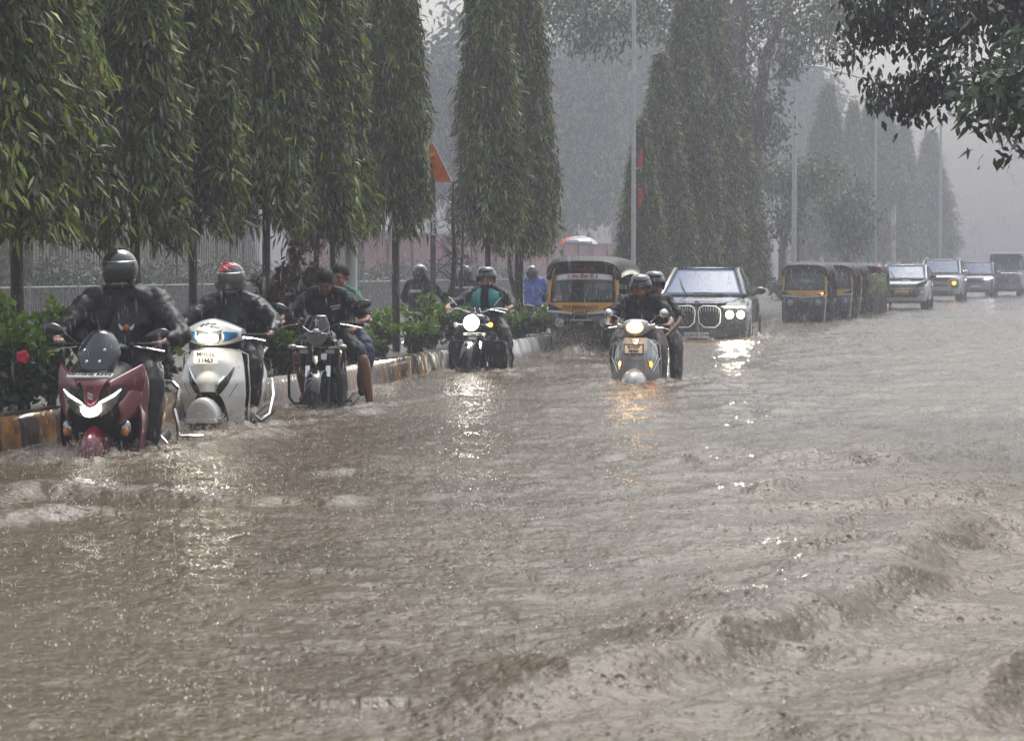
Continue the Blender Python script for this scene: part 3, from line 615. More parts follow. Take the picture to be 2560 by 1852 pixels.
# signpost with pennant
D = 31.2; X_ = (1083-1280)/F*D
t = thing('signpost', 'dark square post carrying the orange pennant, behind the shrubs', 'post', (X_, D, .2)); g = G(); g.box((0, 0, 1.35), (.075, .075, 2.7)); obj('post', g, mat('dull_grey_paint', (.12, .11, .12), .6, var=.3), t, bev=.006)
t = thing('pennant', 'orange triangular pennant flag hanging from the dark square post', 'flag', (X_, D-.06, 0)); g = G()
out = [(1081, 361), (1068, 381), (1076, 403), (1080, 440), (1084, 456), (1128, 457), (1117, 430), (1103, 403), (1093, 378)]
o_ = [((x-1083)/F*D, CAMZ-(y-HZ)/F*D) for x, y in out]; g.prism(o_, -.008, .008); obj('cloth', g, M['orange'], t, smooth=False)
g = G(); g.tube([((1082-1083)/F*D, 0, CAMZ-(358-HZ)/F*D), ((1131-1083)/F*D, .02, CAMZ-(455-HZ)/F*D)], .008, 6); obj('stick', g, M['steel'], t)
g = G(); cz = CAMZ-(400-HZ)/F*D; g.box((0, -.012, cz), (.1, .006, .012)); g.box((.01, -.012, cz+.02), (.03, .006, .02))
for i in range(4): g.box((-.005, -.012, cz-.06-i*.05), (.085-.01*i, .005, .006))
obj('print', g, mat('dark_red_print', (.2, .02, .015), .7), t, smooth=False)
for i, (x0, y0, x1, y1) in enumerate(((1080, 533, 1091, 548), (1081, 549, 1092, 570), (1073, 545, 1081, 556), (1080, 571, 1093, 589))):
    a = px(x0, y0, D-.05); b = px(x1, y1, D-.05)
    t = thing('poster', ['torn white handbill, top one on the square post', 'white handbill in the middle of the square post', 'small torn scrap of paper sticking out left of the square post', 'curling white handbill, lowest on the square post'][i], 'poster', ((a[0]+b[0])/2, D-.045-.003*i, (a[2]+b[2])/2), 0, 'handbills on the square post')
    ww = b[0]-a[0]; hh = a[2]-b[2]; g = G(); g.box((0, 0, 0), (ww, .003, hh), (0, R(-6+4*i), 0)); obj('sheet', g, M['paper'], t, smooth=False)
    g = G(); g.box((0, -.004, hh*.22), (ww*.6, .002, hh*.2), (0, R(-6+4*i), 0)); g.box((0, -.004, -hh*.15), (ww*.35, .002, hh*.16), (0, R(-6+4*i), 0)); obj('print', g, M['ink'], t, smooth=False)
M['redcloth'] = mat('red_cloth', (.45, .03, .02), .7)
D = 48.3
for i, (pts) in enumerate(([(1600, 370), (1606, 383), (1607, 400), (1602, 418), (1595, 424), (1594, 404)], [(1594, 470), (1606, 472), (1608, 495), (1600, 520), (1594, 516)], )):
    o_ = [((x-1590)/F*D, CAMZ-(y-HZ)/F*D) for x, y in pts]; t = thing('flag', ['upper narrow red flag right of the tall pale lamp post', 'lower narrow red flag right of the tall pale lamp post'][i], 'flag', ((1590-1280)/F*D, D, 0), 0, 'red flags at the pale lamp post')
    g = G(); g.prism(o_, -.01, .01); obj('cloth', g, M['redcloth'], t); g = G(); z0_ = min(p[1] for p in o_); z1_ = max(p[1] for p in o_); g.tube([(.03, .02, z0_-.2), (.03, .02, z1_+.1)], .012, 6); obj('stick', g, M['darkbar'], t)

# ---------------- beyond the second carriageway ----------------
def fence(label, o, D0, D1, z0, z1, pitch, rb, m, group=None, name='railing', rails=True, posts=2.4):
    t = thing(name, label, 'fence', (0, 0, 0), 0, group)
    L_ = (D1-D0)/.978; n_ = int(L_/pitch); g = G()
    for i in range(n_):
        D_ = D0+(D1-D0)*i/n_; p = off(D_, o); g.box((p[0], p[1], (z0+z1)/2), (rb, rb, z1-z0), (0, 0, R(-12)))
    tag(obj('bars', g, m, t, smooth=False), kind=None)
    g = G(); k = max(2, int((D1-D0)/4)+1); dd = np.linspace(D0, D1, k)
    if rails:
        for z in (z1, z0+.1): g.tube([off(D_, o, z) for D_ in dd], .022, 4)
    g2 = G()
    for D_ in np.arange(D0, D1, posts): p = off(D_, o); g2.box((p[0], p[1], (z0+z1)/2+.04), (.06, .06, z1-z0+.12), (0, 0, R(-12)))
    if rails: obj('rail', g, m, t)
    obj('posts', g2, m, t, smooth=False)
fence('grey picket railing along the far footpath, behind the maroon scooter rider', 11.6, 36, 88, .02, .97, .115, .022, M['rail'])
def wall(label, o, D0, D1, z1, m, name='wall', cap=None):
    t = thing(name, label, 'wall'); g = G(); dd = np.linspace(D0, D1, 12); rings = []
    for D_ in dd: rings.append([off(D_, o, -.2), off(D_, o, z1), off(D_, o+.25, z1), off(D_, o+.25, -.2)])
    g.loft(rings); obj('wall_body', g, m, t, smooth=False)
    g = G(); rings = [[off(D_, o-.06, z1+.003), off(D_, o-.06, z1+.1), off(D_, o+.31, z1+.1), off(D_, o+.31, z1+.003)] for D_ in dd]; g.loft(rings); obj('coping', g, m, t, smooth=False)
    g = G()
    for D_ in np.arange(D0+1, D1, 3.2): p = off(D_, o-.05); g.box((p[0], p[1], z1/2), (.35, .12, z1), (0, 0, R(90-12)))
    obj('pilasters', g, m, t, smooth=False); return t
wall('beige plastered compound wall behind the iron pickets at the far left', 16.6, 40, 68, 3.4, M['beige'])
fence('dark iron pickets in front of the beige wall', 16.2, 40, 68, 1.4, 3.3, .2, .025, M['darkbar'], name='picket_fence', rails=True)
wall('dusty pink compound wall along the far side of the road', 15.2, 68.5, 150, 2.7, M['pink'])
for i, (D0, D1) in enumerate(((38, 50), (50, 62), (62, 76), (76, 92))):
    rs = np.random.RandomState(70+i); bl = []
    for D_ in np.arange(D0, D1, .9): p = off(D_, 13.0+rs.random()*.8); bl.append(((p[0], p[1], .55), (.75, .75, .75+.25*rs.random())))
    t = thing('hedge', ['ragged hedge behind the railing at the far left', 'ragged hedge behind the railing between the two nearest helmets', 'ragged hedge behind the railing by the dark red shrub', 'hazy hedge stretch in front of the pink wall'][i], 'hedge', (0, 0, 0), 0, 'hedges behind the railing')
    V, Q, c = blob_crown(70+i, bl, 55, (.13, .06), (.06, .075, .05), py=.05, young=(.2, .24, .16), down=.1); mesh_obj('leaves', V, Q, M['leaf'], t, smooth=False, col=c)
    g = G()
    for b_, _ in bl: g.tube([(b_[0], b_[1], 0), (b_[0]+.1, b_[1], .8)], [.03, .015], 5); g.tube([(b_[0], b_[1], 0), (b_[0]-.2, b_[1]+.1, .7)], [.025, .012], 5)
    obj('stem', g, M['bark'], t)
for i, (x, D, r, H) in enumerate(((15, 45, .3, 9), (72, 47, .12, 9), (165, 50, .07, 7))):
    t = thing('roadside_tree', ['thick grey trunk at the left edge behind the railing', 'slimmer grey trunk right of the thick one behind the railing', 'thin leaning trunk behind the railing left of the black helmet'][i], 'tree', ((x-1280)/F*D, D, 0), 0, 'trees behind the far railing')
    g, P = trunk_g(300+i, H, r, r*.5, -.12 if i == 2 else 0); obj('trunk', g, M['bark2'], t); b = np.array(t.location)
    bl = [(np.array((rnd*1.2, .3*rnd, H*.85+rnd*.6)), (1.4, 1.4, 1.3)) for rnd in (-1, 0, 1)]
    V, Q, c = blob_crown(90+i, bl, 10, (.2, .08), (.04, .055, .03)); mesh_obj('crown', V, Q, M['leaf'], t, smooth=False, col=c)
# ---------------- materials of the vehicles and the people ----------------
def add_mat(k, *a, **kw): M[k] = mat(*a, **kw)
add_mat('white', 'pearl_white_paint', (.80, .80, .78), .22, coat=.8, var=.05, vscale=3)
add_mat('silver', 'silver_grey_paint', (.42, .43, .45), .25, .25, coat=.8, var=.05)
add_mat('maroon', 'maroon_metallic_paint', (.115, .0015, .012), .3, .0, coat=.45)
add_mat('black', 'black_plastic', (.010, .010, .012), .5, spec=.3, var=.3, vscale=6)
add_mat('gloss', 'black_gloss_paint', (.008, .008, .010), .12, coat=1)
add_mat('rubber', 'rubber', (.012, .012, .012), .7, bump=(60, .4))
add_mat('chrome', 'chrome', (.75, .75, .76), .12, 1)
add_mat('seat', 'seat_vinyl', (.015, .013, .013), .35, bump=(80, .3))
add_mat('screen', 'smoked_screen', (.03, .045, .05), .06, alpha=.72, coat=1)
add_mat('lens', 'lamp_lens', (.55, .57, .6), .1, .3, coat=1)
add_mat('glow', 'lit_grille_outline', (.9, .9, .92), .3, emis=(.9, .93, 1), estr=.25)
add_mat('banner', 'white_vinyl', (.85, .85, .86), .4)
add_mat('reflector', 'lamp_reflector', (.35, .38, .36), .15, .7, coat=1)
add_mat('lamp', 'lit_headlamp', (1, 1, 1), .3, emis=(1, .95, .82), estr=14)
add_mat('drl', 'lit_running_lamp', (1, 1, 1), .3, emis=(1, .93, .78), estr=1.6)
add_mat('lampyellow', 'lit_yellowish_headlamp', (1, 1, 1), .3, emis=(1, .84, .45), estr=7)
add_mat('lampwarm', 'lit_warm_headlamp', (1, 1, 1), .3, emis=(1, .42, .08), estr=5)
add_mat('lampcore', 'lit_lamp_core', (1, 1, 1), .3, emis=(1, .66, .24), estr=7)
add_mat('lampviolet', 'lit_cold_headlamp', (1, 1, 1), .3, emis=(.9, .78, 1), estr=16)
add_mat('amberlit', 'lit_amber_lamp', (1, .4, .05), .3, emis=(1, .28, .01), estr=9)
add_mat('amber', 'amber_lens', (.5, .12, .01), .15, coat=1)
add_mat('blue', 'blue_lamp_lens', (.02, .14, .33), .1, coat=1)
add_mat('plate', 'white_number_plate', (.62, .62, .6), .4)
add_mat('plateY', 'yellow_number_plate', (.62, .33, .02), .4)
add_mat('ink', 'black_lettering', (.01, .01, .012), .5)
add_mat('red_ink', 'red_lettering', (.4, .01, .01), .5)
add_mat('white_ink', 'white_lettering', (.7, .7, .7), .5)
add_mat('yellow', 'rickshaw_yellow_paint', (.58, .27, .012), .35, coat=.3, var=.15, vscale=3)
add_mat('canopy', 'black_canopy_vinyl', (.018, .018, .021), .55, spec=.35, bump=(12, .6))
add_mat('glass', 'windscreen_glass', (.015, .02, .022), .04, alpha=.6, coat=1)
add_mat('skyglass', 'wet_sky_painted_windscreen', (.11, .16, .28), .3, 0, spec=.3, bump=(40, .25))  # sky reflection painted into the base colour; the bump is rain wetness
add_mat('carblack', 'black_car_paint', (.012, .013, .015), .1, .2, coat=1, bump=(220, .06))
add_mat('carwhite', 'white_car_paint', (.6, .61, .62), .2, coat=1)
add_mat('cargrey', 'grey_car_paint', (.16, .16, .19), .2, .4, coat=1)
add_mat('skin', 'brown_skin', (.2, .085, .05), .42, var=.12, vscale=20)
add_mat('skin2', 'dark_brown_skin', (.12, .05, .032), .42, var=.12, vscale=20)
add_mat('skin3', 'tan_skin', (.33, .16, .1), .45, var=.12, vscale=20)
add_mat('hair', 'black_hair', (.006, .005, .005), .55, spec=.25, bump=(140, .3))
add_mat('raincoat', 'wet_black_raincoat', (.012, .010, .013), .5, spec=.35, bump=(7, .3))
add_mat('leather', 'wet_black_jacket', (.010, .012, .018), .42, spec=.4, bump=(7, .3))
add_mat('tee', 'dark_wet_tee', (.012, .014, .022), .6, spec=.3, bump=(16, .8))
add_mat('tee2', 'charcoal_wet_tee', (.02, .021, .028), .6, spec=.3, bump=(16, .8))
add_mat('green', 'green_cotton', (.03, .16, .09), .7, bump=(16, .5))
add_mat('teal', 'teal_reflective_vest', (.03, .27, .30), .45, bump=(16, .6))
add_mat('bluecoat', 'blue_raincoat', (.035, .075, .33), .35, bump=(14, .9))
add_mat('jeans', 'wet_denim', (.05, .065, .12), .7, var=.3, vscale=8, bump=(30, .5))
add_mat('denim_light', 'pale_denim', (.25, .32, .42), .7, var=.4, vscale=14)
add_mat('trouser', 'wet_brown_grey_trousers', (.085, .065, .062), .5, var=.3, vscale=6, bump=(14, .8))
add_mat('trouser2', 'wet_grey_trousers', (.11, .1, .115), .5, var=.3, vscale=6, bump=(14, .8))
add_mat('blacktr', 'black_rain_trousers', (.011, .010, .012), .45, bump=(8, .4))
add_mat('helmet', 'black_helmet_shell', (.018, .022, .022), .12, coat=1)
add_mat('helmetg', 'grey_helmet_shell', (.05, .055, .06), .15, .3, coat=1)
add_mat('visor', 'smoked_visor', (.02, .025, .025), .05, alpha=.82, coat=1)
add_mat('visor2', 'clear_visor', (.12, .12, .11), .08, alpha=.5, coat=1)
add_mat('redpaint', 'red_paint', (.55, .012, .02), .2, coat=.8)
add_mat('shoe', 'wet_pale_shoe', (.3, .27, .22), .5)
add_mat('shoeb', 'black_shoe', (.012, .012, .012), .4)
add_mat('yellowcoat', 'yellow_green_raincoat', (.2, .23, .05), .5)
add_mat('logo', 'chrome_emblem', (.8, .8, .82), .15, .8)

FNT = {}
def text(parent, s, size, loc, m, name='lettering', rot=(math.pi/2, 0, 0), ext=.002, sx=1, shear=0, bold=.0):
    """lettering as a mesh, reading from -y"""
    c = bpy.data.curves.new('t', 'FONT'); c.body = s; c.size = size; c.extrude = ext; c.align_x = 'CENTER'; c.align_y = 'CENTER'; c.shear = shear; c.offset = bold; c.resolution_u = 3
    o = bpy.data.objects.new('t', c); C.objects.link(o); dg = bpy.context.evaluated_depsgraph_get(); dg.update()
    me = bpy.data.meshes.new_from_object(o.evaluated_get(dg)); bpy.data.objects.remove(o); bpy.data.curves.remove(c)
    me.materials.clear(); me.materials.append(m); q = bpy.data.objects.new(name, me); C.objects.link(q); q.parent = parent; q.location = loc; q.rotation_euler = rot; q.scale = (sx, 1, 1)
    return q
def number_plate(t, lines, loc, w, h, size, rot=(0, 0, 0), m='plate', frame=True):
    g = G(); g.box((0, 0, 0), (w, .012, h)); p = obj('number_plate', g, M[m], t, smooth=False, bev=.003); p.location = loc; p.rotation_euler = rot
    if frame: 
        g = G()
        for sx in (-1, 1): g.box((sx*(w/2+.004), 0, 0), (.012, .02, h+.02))
        for sz in (-1, 1): g.box((0, 0, sz*(h/2+.004)), (w+.002, .018, .012))
        obj('plate_frame', g, M['black'], p, smooth=False)
    for i, s in enumerate(lines):
        z = (len(lines)-1)/2*size*1.02-i*size*1.02
        text(p, s, size, (0, -.0085, z), M['ink'], bold=.0012)
    return p
def wheel(t, y, r, wd, x=0, rim='black', name='wheel'):
    g = G(); pr = []
    for i in range(13): a = math.pi*(i/12)-math.pi/2; pr.append((r-.32*wd*2*(1-math.cos(a))*.5-.0, wd/2*math.sin(a)))
    pr = [(r*.62, -wd*.38), (r*.8, -wd*.5), (r*.95, -wd*.42), (r, -wd*.15), (r, wd*.15), (r*.95, wd*.42), (r*.8, wd*.5), (r*.62, wd*.38)]
    g.lathe(pr, (0, 0, 0), 'x', 28); w_ = obj('wheel', g, M['rubber'], t, auto=60); w_.location = (x, y, r)
    g = G(); g.lathe([(0, -wd*.2), (r*.12, -wd*.3), (r*.2, -wd*.2), (r*.6, -wd*.25), (r*.64, -wd*.4), (r*.64, wd*.4), (r*.6, wd*.25), (r*.2, wd*.2), (r*.12, wd*.3), (0, wd*.2)], (0, 0, 0), 'x', 20)
    for i in range(5):
        a = i*1.2566; g.box((0, r*.4*math.cos(a), r*.4*math.sin(a)), (wd*.6, .05, r*.45), (a+R(90), 0, 0))
    obj('rim', g, M[rim], w_, auto=40); return w_
def mirror_(t, base, head, rad=.055, m='black', stem='black', round_=True):
    g = G(); b = np.array(base, float); h = np.array(head, float); g.tube([b, (b+h)/2+(0, 0, .02), h], .007, 8); p = obj('mirror', g, M[stem], t)
    g = G()
    if round_: g.lathe([(0, -.03), (rad*.6, -.025), (rad, 0), (rad*.97, .012), (0, .012)], h, 'y', 24)
    else: g.ell(h, (rad*1.55, .025, rad*.8), (0, R(-14)*(1 if h[0] > 0 else -1), 0), 16, 8)
    obj('mirror_head', g, M[m], p); return p
def handgrip(t, s, y, z, x0=.14, x1=.36, lever='chrome', drop=0):
    g = G(); g.tube([(s*x0, y, z), (s*(x1-.1), y+.01, z-drop*.5), (s*x1, y+.05, z-drop)], [.012, .016, .017], 10); p = obj('handlebar', g, M['black'], t)
    g = G(); g.tube([(s*(x0+.03), y-.035, z-.01), (s*(x0+.12), y-.06, z-.02-drop*.5), (s*x1, y-.02, z-.045-drop)], [.007, .006, .007], 6); obj('brake_lever', g, M[lever], p); return p

# ---------------- people ----------------
def lerp(a, b, t): return np.array(a, float)*(1-t)+np.array(b, float)*t
def limb(g, P, r, n=12, sub=4, flat=None):
    """smooth tube through joints"""
    P = np.array(P, float); k = len(P); r = np.array(r, float); Q = []; q = []
    for i in range(k-1):
        for j in range(sub):
            t = j/sub; Q.append(P[i]*(1-t)+P[i+1]*t); q.append(r[i]*(1-t)+r[i+1]*t)
    Q.append(P[-1]); q.append(r[-1]); Q = np.array(Q); 
    for _ in range(2): Q[1:-1] = (Q[:-2]+Q[1:-1]*2+Q[2:])/4
    g.tube(Q, q, n, flat=flat)
    g.ell(P[0], (r[0],)*3, n=10, m=6); g.ell(P[-1], (r[-1],)*3, n=10, m=6)
def hand(g, w, p, s, grip=True, k=1.0, dirx=None):
    """palm and five fingers; w wrist, p knuckle centre, s = side of the thumb (+1 towards +x)"""
    w = np.array(w, float); p = np.array(p, float); f = unit(p-w); up = np.array((0, 0, 1.)); sd = unit(np.cross(f, up))
    if sd[0]*s < 0: sd = -sd                                     # sd points to the thumb side
    pn = unit(np.cross(sd, f)); pn = pn if pn[2] < 0 else -pn      # palm normal, downwards
    c = lerp(w, p, .6)
    for q in (-1, -.33, .33, 1): limb(g, [w+sd*.012*q, p+sd*.028*q], [.017*k, .0135*k], 8, 2)
    for i, (q, L_) in enumerate(((-1.05, .8), (-.35, .95), (.35, 1.0), (1.05, .93))):
        b = p+sd*.0285*q
        if grip: pts = [b, b+f*.03*L_+pn*.004, b+f*.036*L_+pn*.030, b+f*.008+pn*.046]
        else: pts = [b, b+f*.032*L_+pn*.006, b+f*.055*L_+pn*.018, b+f*.068*L_+pn*.034]
        limb(g, pts, [.0098*k, .0092*k, .0085*k, .0072*k], 8, 2)
    limb(g, [lerp(w, p, .25)+sd*.024, lerp(w, p, .6)+sd*.045+pn*.014, lerp(w, p, .95)+sd*.046+pn*.032], [.013*k, .0115*k, .009*k], 8, 2)
def head_mesh(g, hc, R3, beard=False, k=1.0):
    """a head facing -y before rotation R3 (matrix)"""
    def A(c, r, rot=None, n=12, m=8):
        q = G(); q.ell((0, 0, 0), np.array(r)*k, rot, n, m); V = (np.concatenate(q.v)+np.array(c)*k) @ R3.T+hc; g.add(V, q.f)
    A((0, .012, .03), (.078, .096, .092), n=18, m=12); A((0, -.028, -.035), (.060, .066, .075), n=16, m=10); A((0, -.062, -.085), (.030, .026, .026))
    A((0, -.088, .022), (.055, .018, .014)); A((0, -.105, -.012), (.012, .017, .026)); A((0, -.112, -.028), (.017, .014, .011))
    A((-.036, -.078, -.03), (.022, .02, .02)); A((.036, -.078, -.03), (.022, .02, .02))
    A((0, -.096, -.052), (.024, .012, .007)); A((0, -.094, -.064), (.021, .012, .008))
    for s in (-1, 1): A((s*.08, .01, -.01), (.012, .022, .033), (0, 0, s*.3))
def rot3(pitch=0, yaw=0, roll=0): return np.array(rotm(pitch, roll, 0)) if yaw == 0 else np.array(Matrix.Rotation(yaw, 3, 'Z') @ rotm(pitch, roll, 0))
def person(label, loc, rz, J, skin='skin', top=('raincoat', 1.0, 'long'), legs=('blacktr', 1.0), shoe='shoeb', head=('full', {}), hp=(0, 0, 0), s=1.0, grip=(True, True), group=None, fold=.03, barelegs=False, shw=.0, tail=0):
    J = {k: np.array(v, float) for k, v in J.items()}
    t = thing('person', label, 'person', loc, rz, group, s); R3 = rot3(*hp); hc = J['head']
    g = G()
    limb(g, [J['pelvis'], lerp(J['pelvis'], J['chest'], .5), J['chest'], lerp(J['chest'], J['neck'], .7)], [.105, .09, .085, .06], 14)
    limb(g, [J['shL'], J['shR']], [.045, .045]); limb(g, [J['neck'], lerp(J['neck'], hc, .6)], [.058, .052])
    head_mesh(g, hc, R3)
    for S in 'LR':
        limb(g, [J['sh'+S], J['el'+S], J['wr'+S]], [.052, .042, .027]); sg = 1 if S == 'L' else -1
        hand(g, J['wr'+S], J['ha'+S], sg, grip[0 if S == 'L' else 1])
        limb(g, [J['hip'+S], J['kn'+S], lerp(J['kn'+S], J['an'+S], .3)+(0, .02, 0), lerp(J['kn'+S], J['an'+S], .65), J['an'+S]], [.085, .056, .062, .044, .036]); limb(g, [J['an'+S], J['to'+S]], [.036, .034])
    obj('body', g, M[skin], t, vox=.0075, sm=2)
    # eyes
    g = G()
    for q in (-1, 1):
        e = G(); e.ell((q*.031, -.088, .0), (.010, .006, .004), n=10, m=6); e.box((q*.032, -.1035, .021), (.028, .004, .004)); V = np.concatenate(e.v) @ R3.T+hc; g.add(V, e.f)
    if head[0] != 'full': obj('eyes', g, M['hair'], t)
    if top:
        mt, bulk, kind = top; g = G(); b = bulk
        mid = lerp(J['pelvis'], J['chest'], .45)
        limb(g, [J['pelvis']+(0, 0, -.02), mid, J['chest'], lerp(J['chest'], J['neck'], .5)], [.165*b, .155*b, .165*b, .11], 16)
        for q in (-1, 1):
            sd_ = unit(J['shR']-J['shL'])*q
            limb(g, [J['pelvis']+sd_*.07, mid+sd_*.075*b, J['chest']+sd_*.09*b, lerp(J['sh'+('R' if q > 0 else 'L')], J['neck'], .35)+(0, 0, .0)], [.12*b, .12*b, .125*b, .07], 12)
        limb(g, [J['shL'], lerp(J['shL'], J['neck'], .6)+(0, 0, .02), lerp(J['shR'], J['neck'], .6)+(0, 0, .02), J['shR']], [.072*b, .07, .07, .072*b])
        limb(g, [J['neck']+(0, 0, -.04), J['neck']+(0, 0, .03)], [.085, .072])
        for S in 'LR':
            if kind == 'long': limb(g, [J['sh'+S], lerp(J['sh'+S], J['el'+S], .55), J['el'+S], lerp(J['el'+S], J['wr'+S], .5), lerp(J['el'+S], J['wr'+S], .86)], [.075*b, .076*b, .068*b, .056*b, .045])
            elif False: pass
            else: e = lerp(J['sh'+S], J['el'+S], .8); limb(g, [J['sh'+S], lerp(J['sh'+S], J['el'+S], .5), e], [.074*b, .07*b, .07*b])
        if tail:    # loose coat: cloth hangs between arm and flank
            for S, q in (('L', -1), ('R', 1)):
                limb(g, [lerp(J['sh'+S], J['neck'], .75), lerp(J['sh'+S], J['neck'], .2)+(q*.02, .0, -.03), lerp(J['sh'+S], J['el'+S], .6)], [.08, .095, .085])
                limb(g, [lerp(J['sh'+S], J['el'+S], .35)+(0, .03, -.06), lerp(J['sh'+S], J['el'+S], .8)*(1, 1, 1)+(-q*.06, .06, -.07), J['pelvis']+(q*.16, -.05, .05)], [.09, .085, .1])
                limb(g, [J['chest']+(0, -.06, -.05), J['pelvis']+(0, -.14, .12)], [.15, .15])
        if tail:    # skirt of a raincoat over the thighs
            for S in 'LR': limb(g, [J['hip'+S], lerp(J['hip'+S], J['kn'+S], .6)+(0, 0, .01)], [.14, .115])
        obj('shirt' if kind != 'long' else 'jacket', g, M[mt], t, vox=.011, fold=fold, sm=14 if tail else 8, fsize=.15)
    if legs:
        mt, b = legs; g = G()
        limb(g, [J['hipL'], J['pelvis'], J['hipR']], [.12*b, .14*b, .12*b])
        for S in 'LR':
            if barelegs: limb(g, [J['hip'+S], lerp(J['hip'+S], J['kn'+S], .85)], [.12*b, .095*b])
            else: limb(g, [J['hip'+S], J['kn'+S], lerp(J['kn'+S], J['an'+S], .5), lerp(J['kn'+S], J['an'+S], .97)], [.12*b, .085*b, .08*b, .068*b])
        obj('trousers' if not barelegs else 'shorts', g, M[mt], t, vox=.011, fold=fold*.8, sm=3)
    if shoe:
        for S in 'LR':
            g = G(); limb(g, [J['an'+S]+(0, .01, -.03), J['to'+S]], [.05, .042]); obj('shoe', g, M[shoe], t, vox=.01, sm=3)
    def H(g): return np.concatenate(g.v) @ R3.T+hc
    def hobj(nm, g, m, parent=None, **k): q = G(); q.add(H(g), g.f); return obj(nm, q, M[m], parent or t, **k)
    kind, o = head
    if kind == 'full':
        hm = o.get('m', 'helmet'); g = G()
        # shell with a face opening: latitude sheet
        def sh(u, v, r=1.0):
            a = (u-.5)*2*math.pi; p = v*math.pi*.86
            x = math.sin(p)*math.sin(a)*.128*r; y = -math.sin(p)*math.cos(a)*.152*r+.01; z = math.cos(p)*.150*r+.012
            if z < -.03: x *= 1-.9*(abs(z)-.03); y = y*(1-.3*(abs(z)-.03))-.018*(abs(z)-.03)/.1*math.cos(a)
            return (x, y, z)
        g.sheet(sh, 36, 22); vv = H(g); q = G(); fs = []
        base = np.concatenate(g.v)
        for f in g.f:
            c = base[list(f)].mean(0)
            if not (c[1] < -.03 and -.085 < c[2] < .05): fs.append(f)
        q.add(vv, fs); hel = obj('helmet', q, M[hm], t, sol=.008)
        g = G(); g.sheet(lambda u, v: tuple(np.array(sh(.5+(u-.5)*.56, .425+v*.36, 1.03))+np.array((0, -.004, 0))), 20, 10); hobj('visor', g, o.get('v', 'visor'), hel, sol=.003)
        g = G(); g.sheet(lambda u, v: sh(.5+(u-.5)*.6, .42+v*.012, 1.05), 20, 1); g.sheet(lambda u, v: sh(.5+(u-.5)*.25, .80+v*.012, 1.05), 12, 1); hobj('trim', g, o.get('trim', 'chrome'), hel, sol=.004)
        if o.get('red'):
            g = G(); rs = np.random.RandomState(4)
            for (u0, v0, u1, v1) in ((.36, .20, .56, .38), (.58, .18, .42, .40), (.30, .28, .5, .22), (.5, .16, .68, .28), (.64, .22, .72, .40), (.30, .22, .30, .40), (.46, .08, .5, .3), (.36, .12, .62, .16)):
                g.sheet(lambda u, v: sh(u0+(u1-u0)*u+.016*(v-.5)*3*(.6+.4*math.sin(u*9)), v0+(v1-v0)*u+.022*(v-.5)*3, 1.03+.004*((u0*7) % 1)), 10, 2)
            hobj('red_pattern', g, 'redpaint', hel, sol=.003)
    elif kind == 'open':
        g = G()
        def sh(u, v, r=1.0):
            a = (u-.5)*2*math.pi; p = v*math.pi*.66; return (math.sin(p)*math.sin(a)*.128*r, -math.sin(p)*math.cos(a)*.15*r+.012, math.cos(p)*.140*r+.02)
        g.sheet(sh, 32, 18); base = np.concatenate(g.v); fs = [f for f in g.f if not (base[list(f)].mean(0)[1] < -.045 and base[list(f)].mean(0)[2] < .045)]
        q = G(); q.add(H(g), fs); hel = obj('helmet', q, M[o.get('m', 'helmetg')], t, sol=.016)
        g = G(); g.sheet(lambda u, v: tuple(np.array(sh(.5+(u-.5)*.5, .22+v*.21, 1.1))+np.array((0, -.012, .008))), 18, 8); hobj('visor', g, 'helmetg', hel, sol=.004)
        g = G(); g.tube(H_pts([( -.085, -.02, -.05), (-.06, -.04, -.10), (0, -.045, -.125), (.06, -.04, -.10), (.085, -.02, -.05)], R3, hc), .008, 6); obj('chin_strap', g, M['black'], hel)
    if kind in ('hair', 'open') and o.get('hair', kind == 'hair'):
        g = G(); rs = np.random.RandomState(int(abs(hc[1]*100)) % 97)
        def hr(u, v):
            a = (u-.5)*2*math.pi; front = math.cos(a); lim = .60-.17*max(0, front)**1.5; lim += .025*math.sin(a*13)+.02*math.sin(a*23+2); p = v*math.pi*lim
            k = 1.045+.02*math.sin(a*5+v*4)+.02*math.sin(a*3+1)+.02*math.sin(v*19+a*11)*v+.02*math.sin(a*31+v*5)*v; return (math.sin(p)*math.sin(a)*.083*k, -math.sin(p)*math.cos(a)*.1*k+.012, math.cos(p)*.098*k+.035)
        g.sheet(hr, 40, 14); hobj('hair', g, 'hair', sol=.008)
    if o.get('beard'):
        g = G(); g.ell((0, -.05, -.075), (.058, .062, .045), n=14, m=8); g.ell((0, -.07, -.105), (.035, .035, .035), n=12, m=8); q = G(); q.add(H(g), g.f); obj('beard', q, M['hair'], t, vox=.008, fold=.01, fsize=.02)
    return t
def H_pts(P, R3, hc): return np.array(P, float) @ R3.T+hc
def pose(**k):
    """a scooter rider's joints in the vehicle's own frame: x to the viewer's right, front is -y, z from the road"""
    d = dict(pelvis=(0, .98, .86), chest=(0, .90, 1.22), neck=(0, .87, 1.42), head=(0, .83, 1.56), shL=(-.185, .88, 1.36), shR=(.185, .88, 1.36),
      elL=(-.36, .66, 1.10), elR=(.36, .66, 1.10), wrL=(-.33, .46, 1.03), wrR=(.33, .46, 1.03), haL=(-.32, .39, 1.02), haR=(.32, .39, 1.02),
      hipL=(-.11, .95, .84), hipR=(.11, .95, .84), knL=(-.2, .52, .82), knR=(.2, .52, .82), anL=(-.16, .52, .40), anR=(.16, .52, .40), toL=(-.17, .38, .33), toR=(.17, .38, .33))
    for a, b in k.items(): d[a] = b
    return d
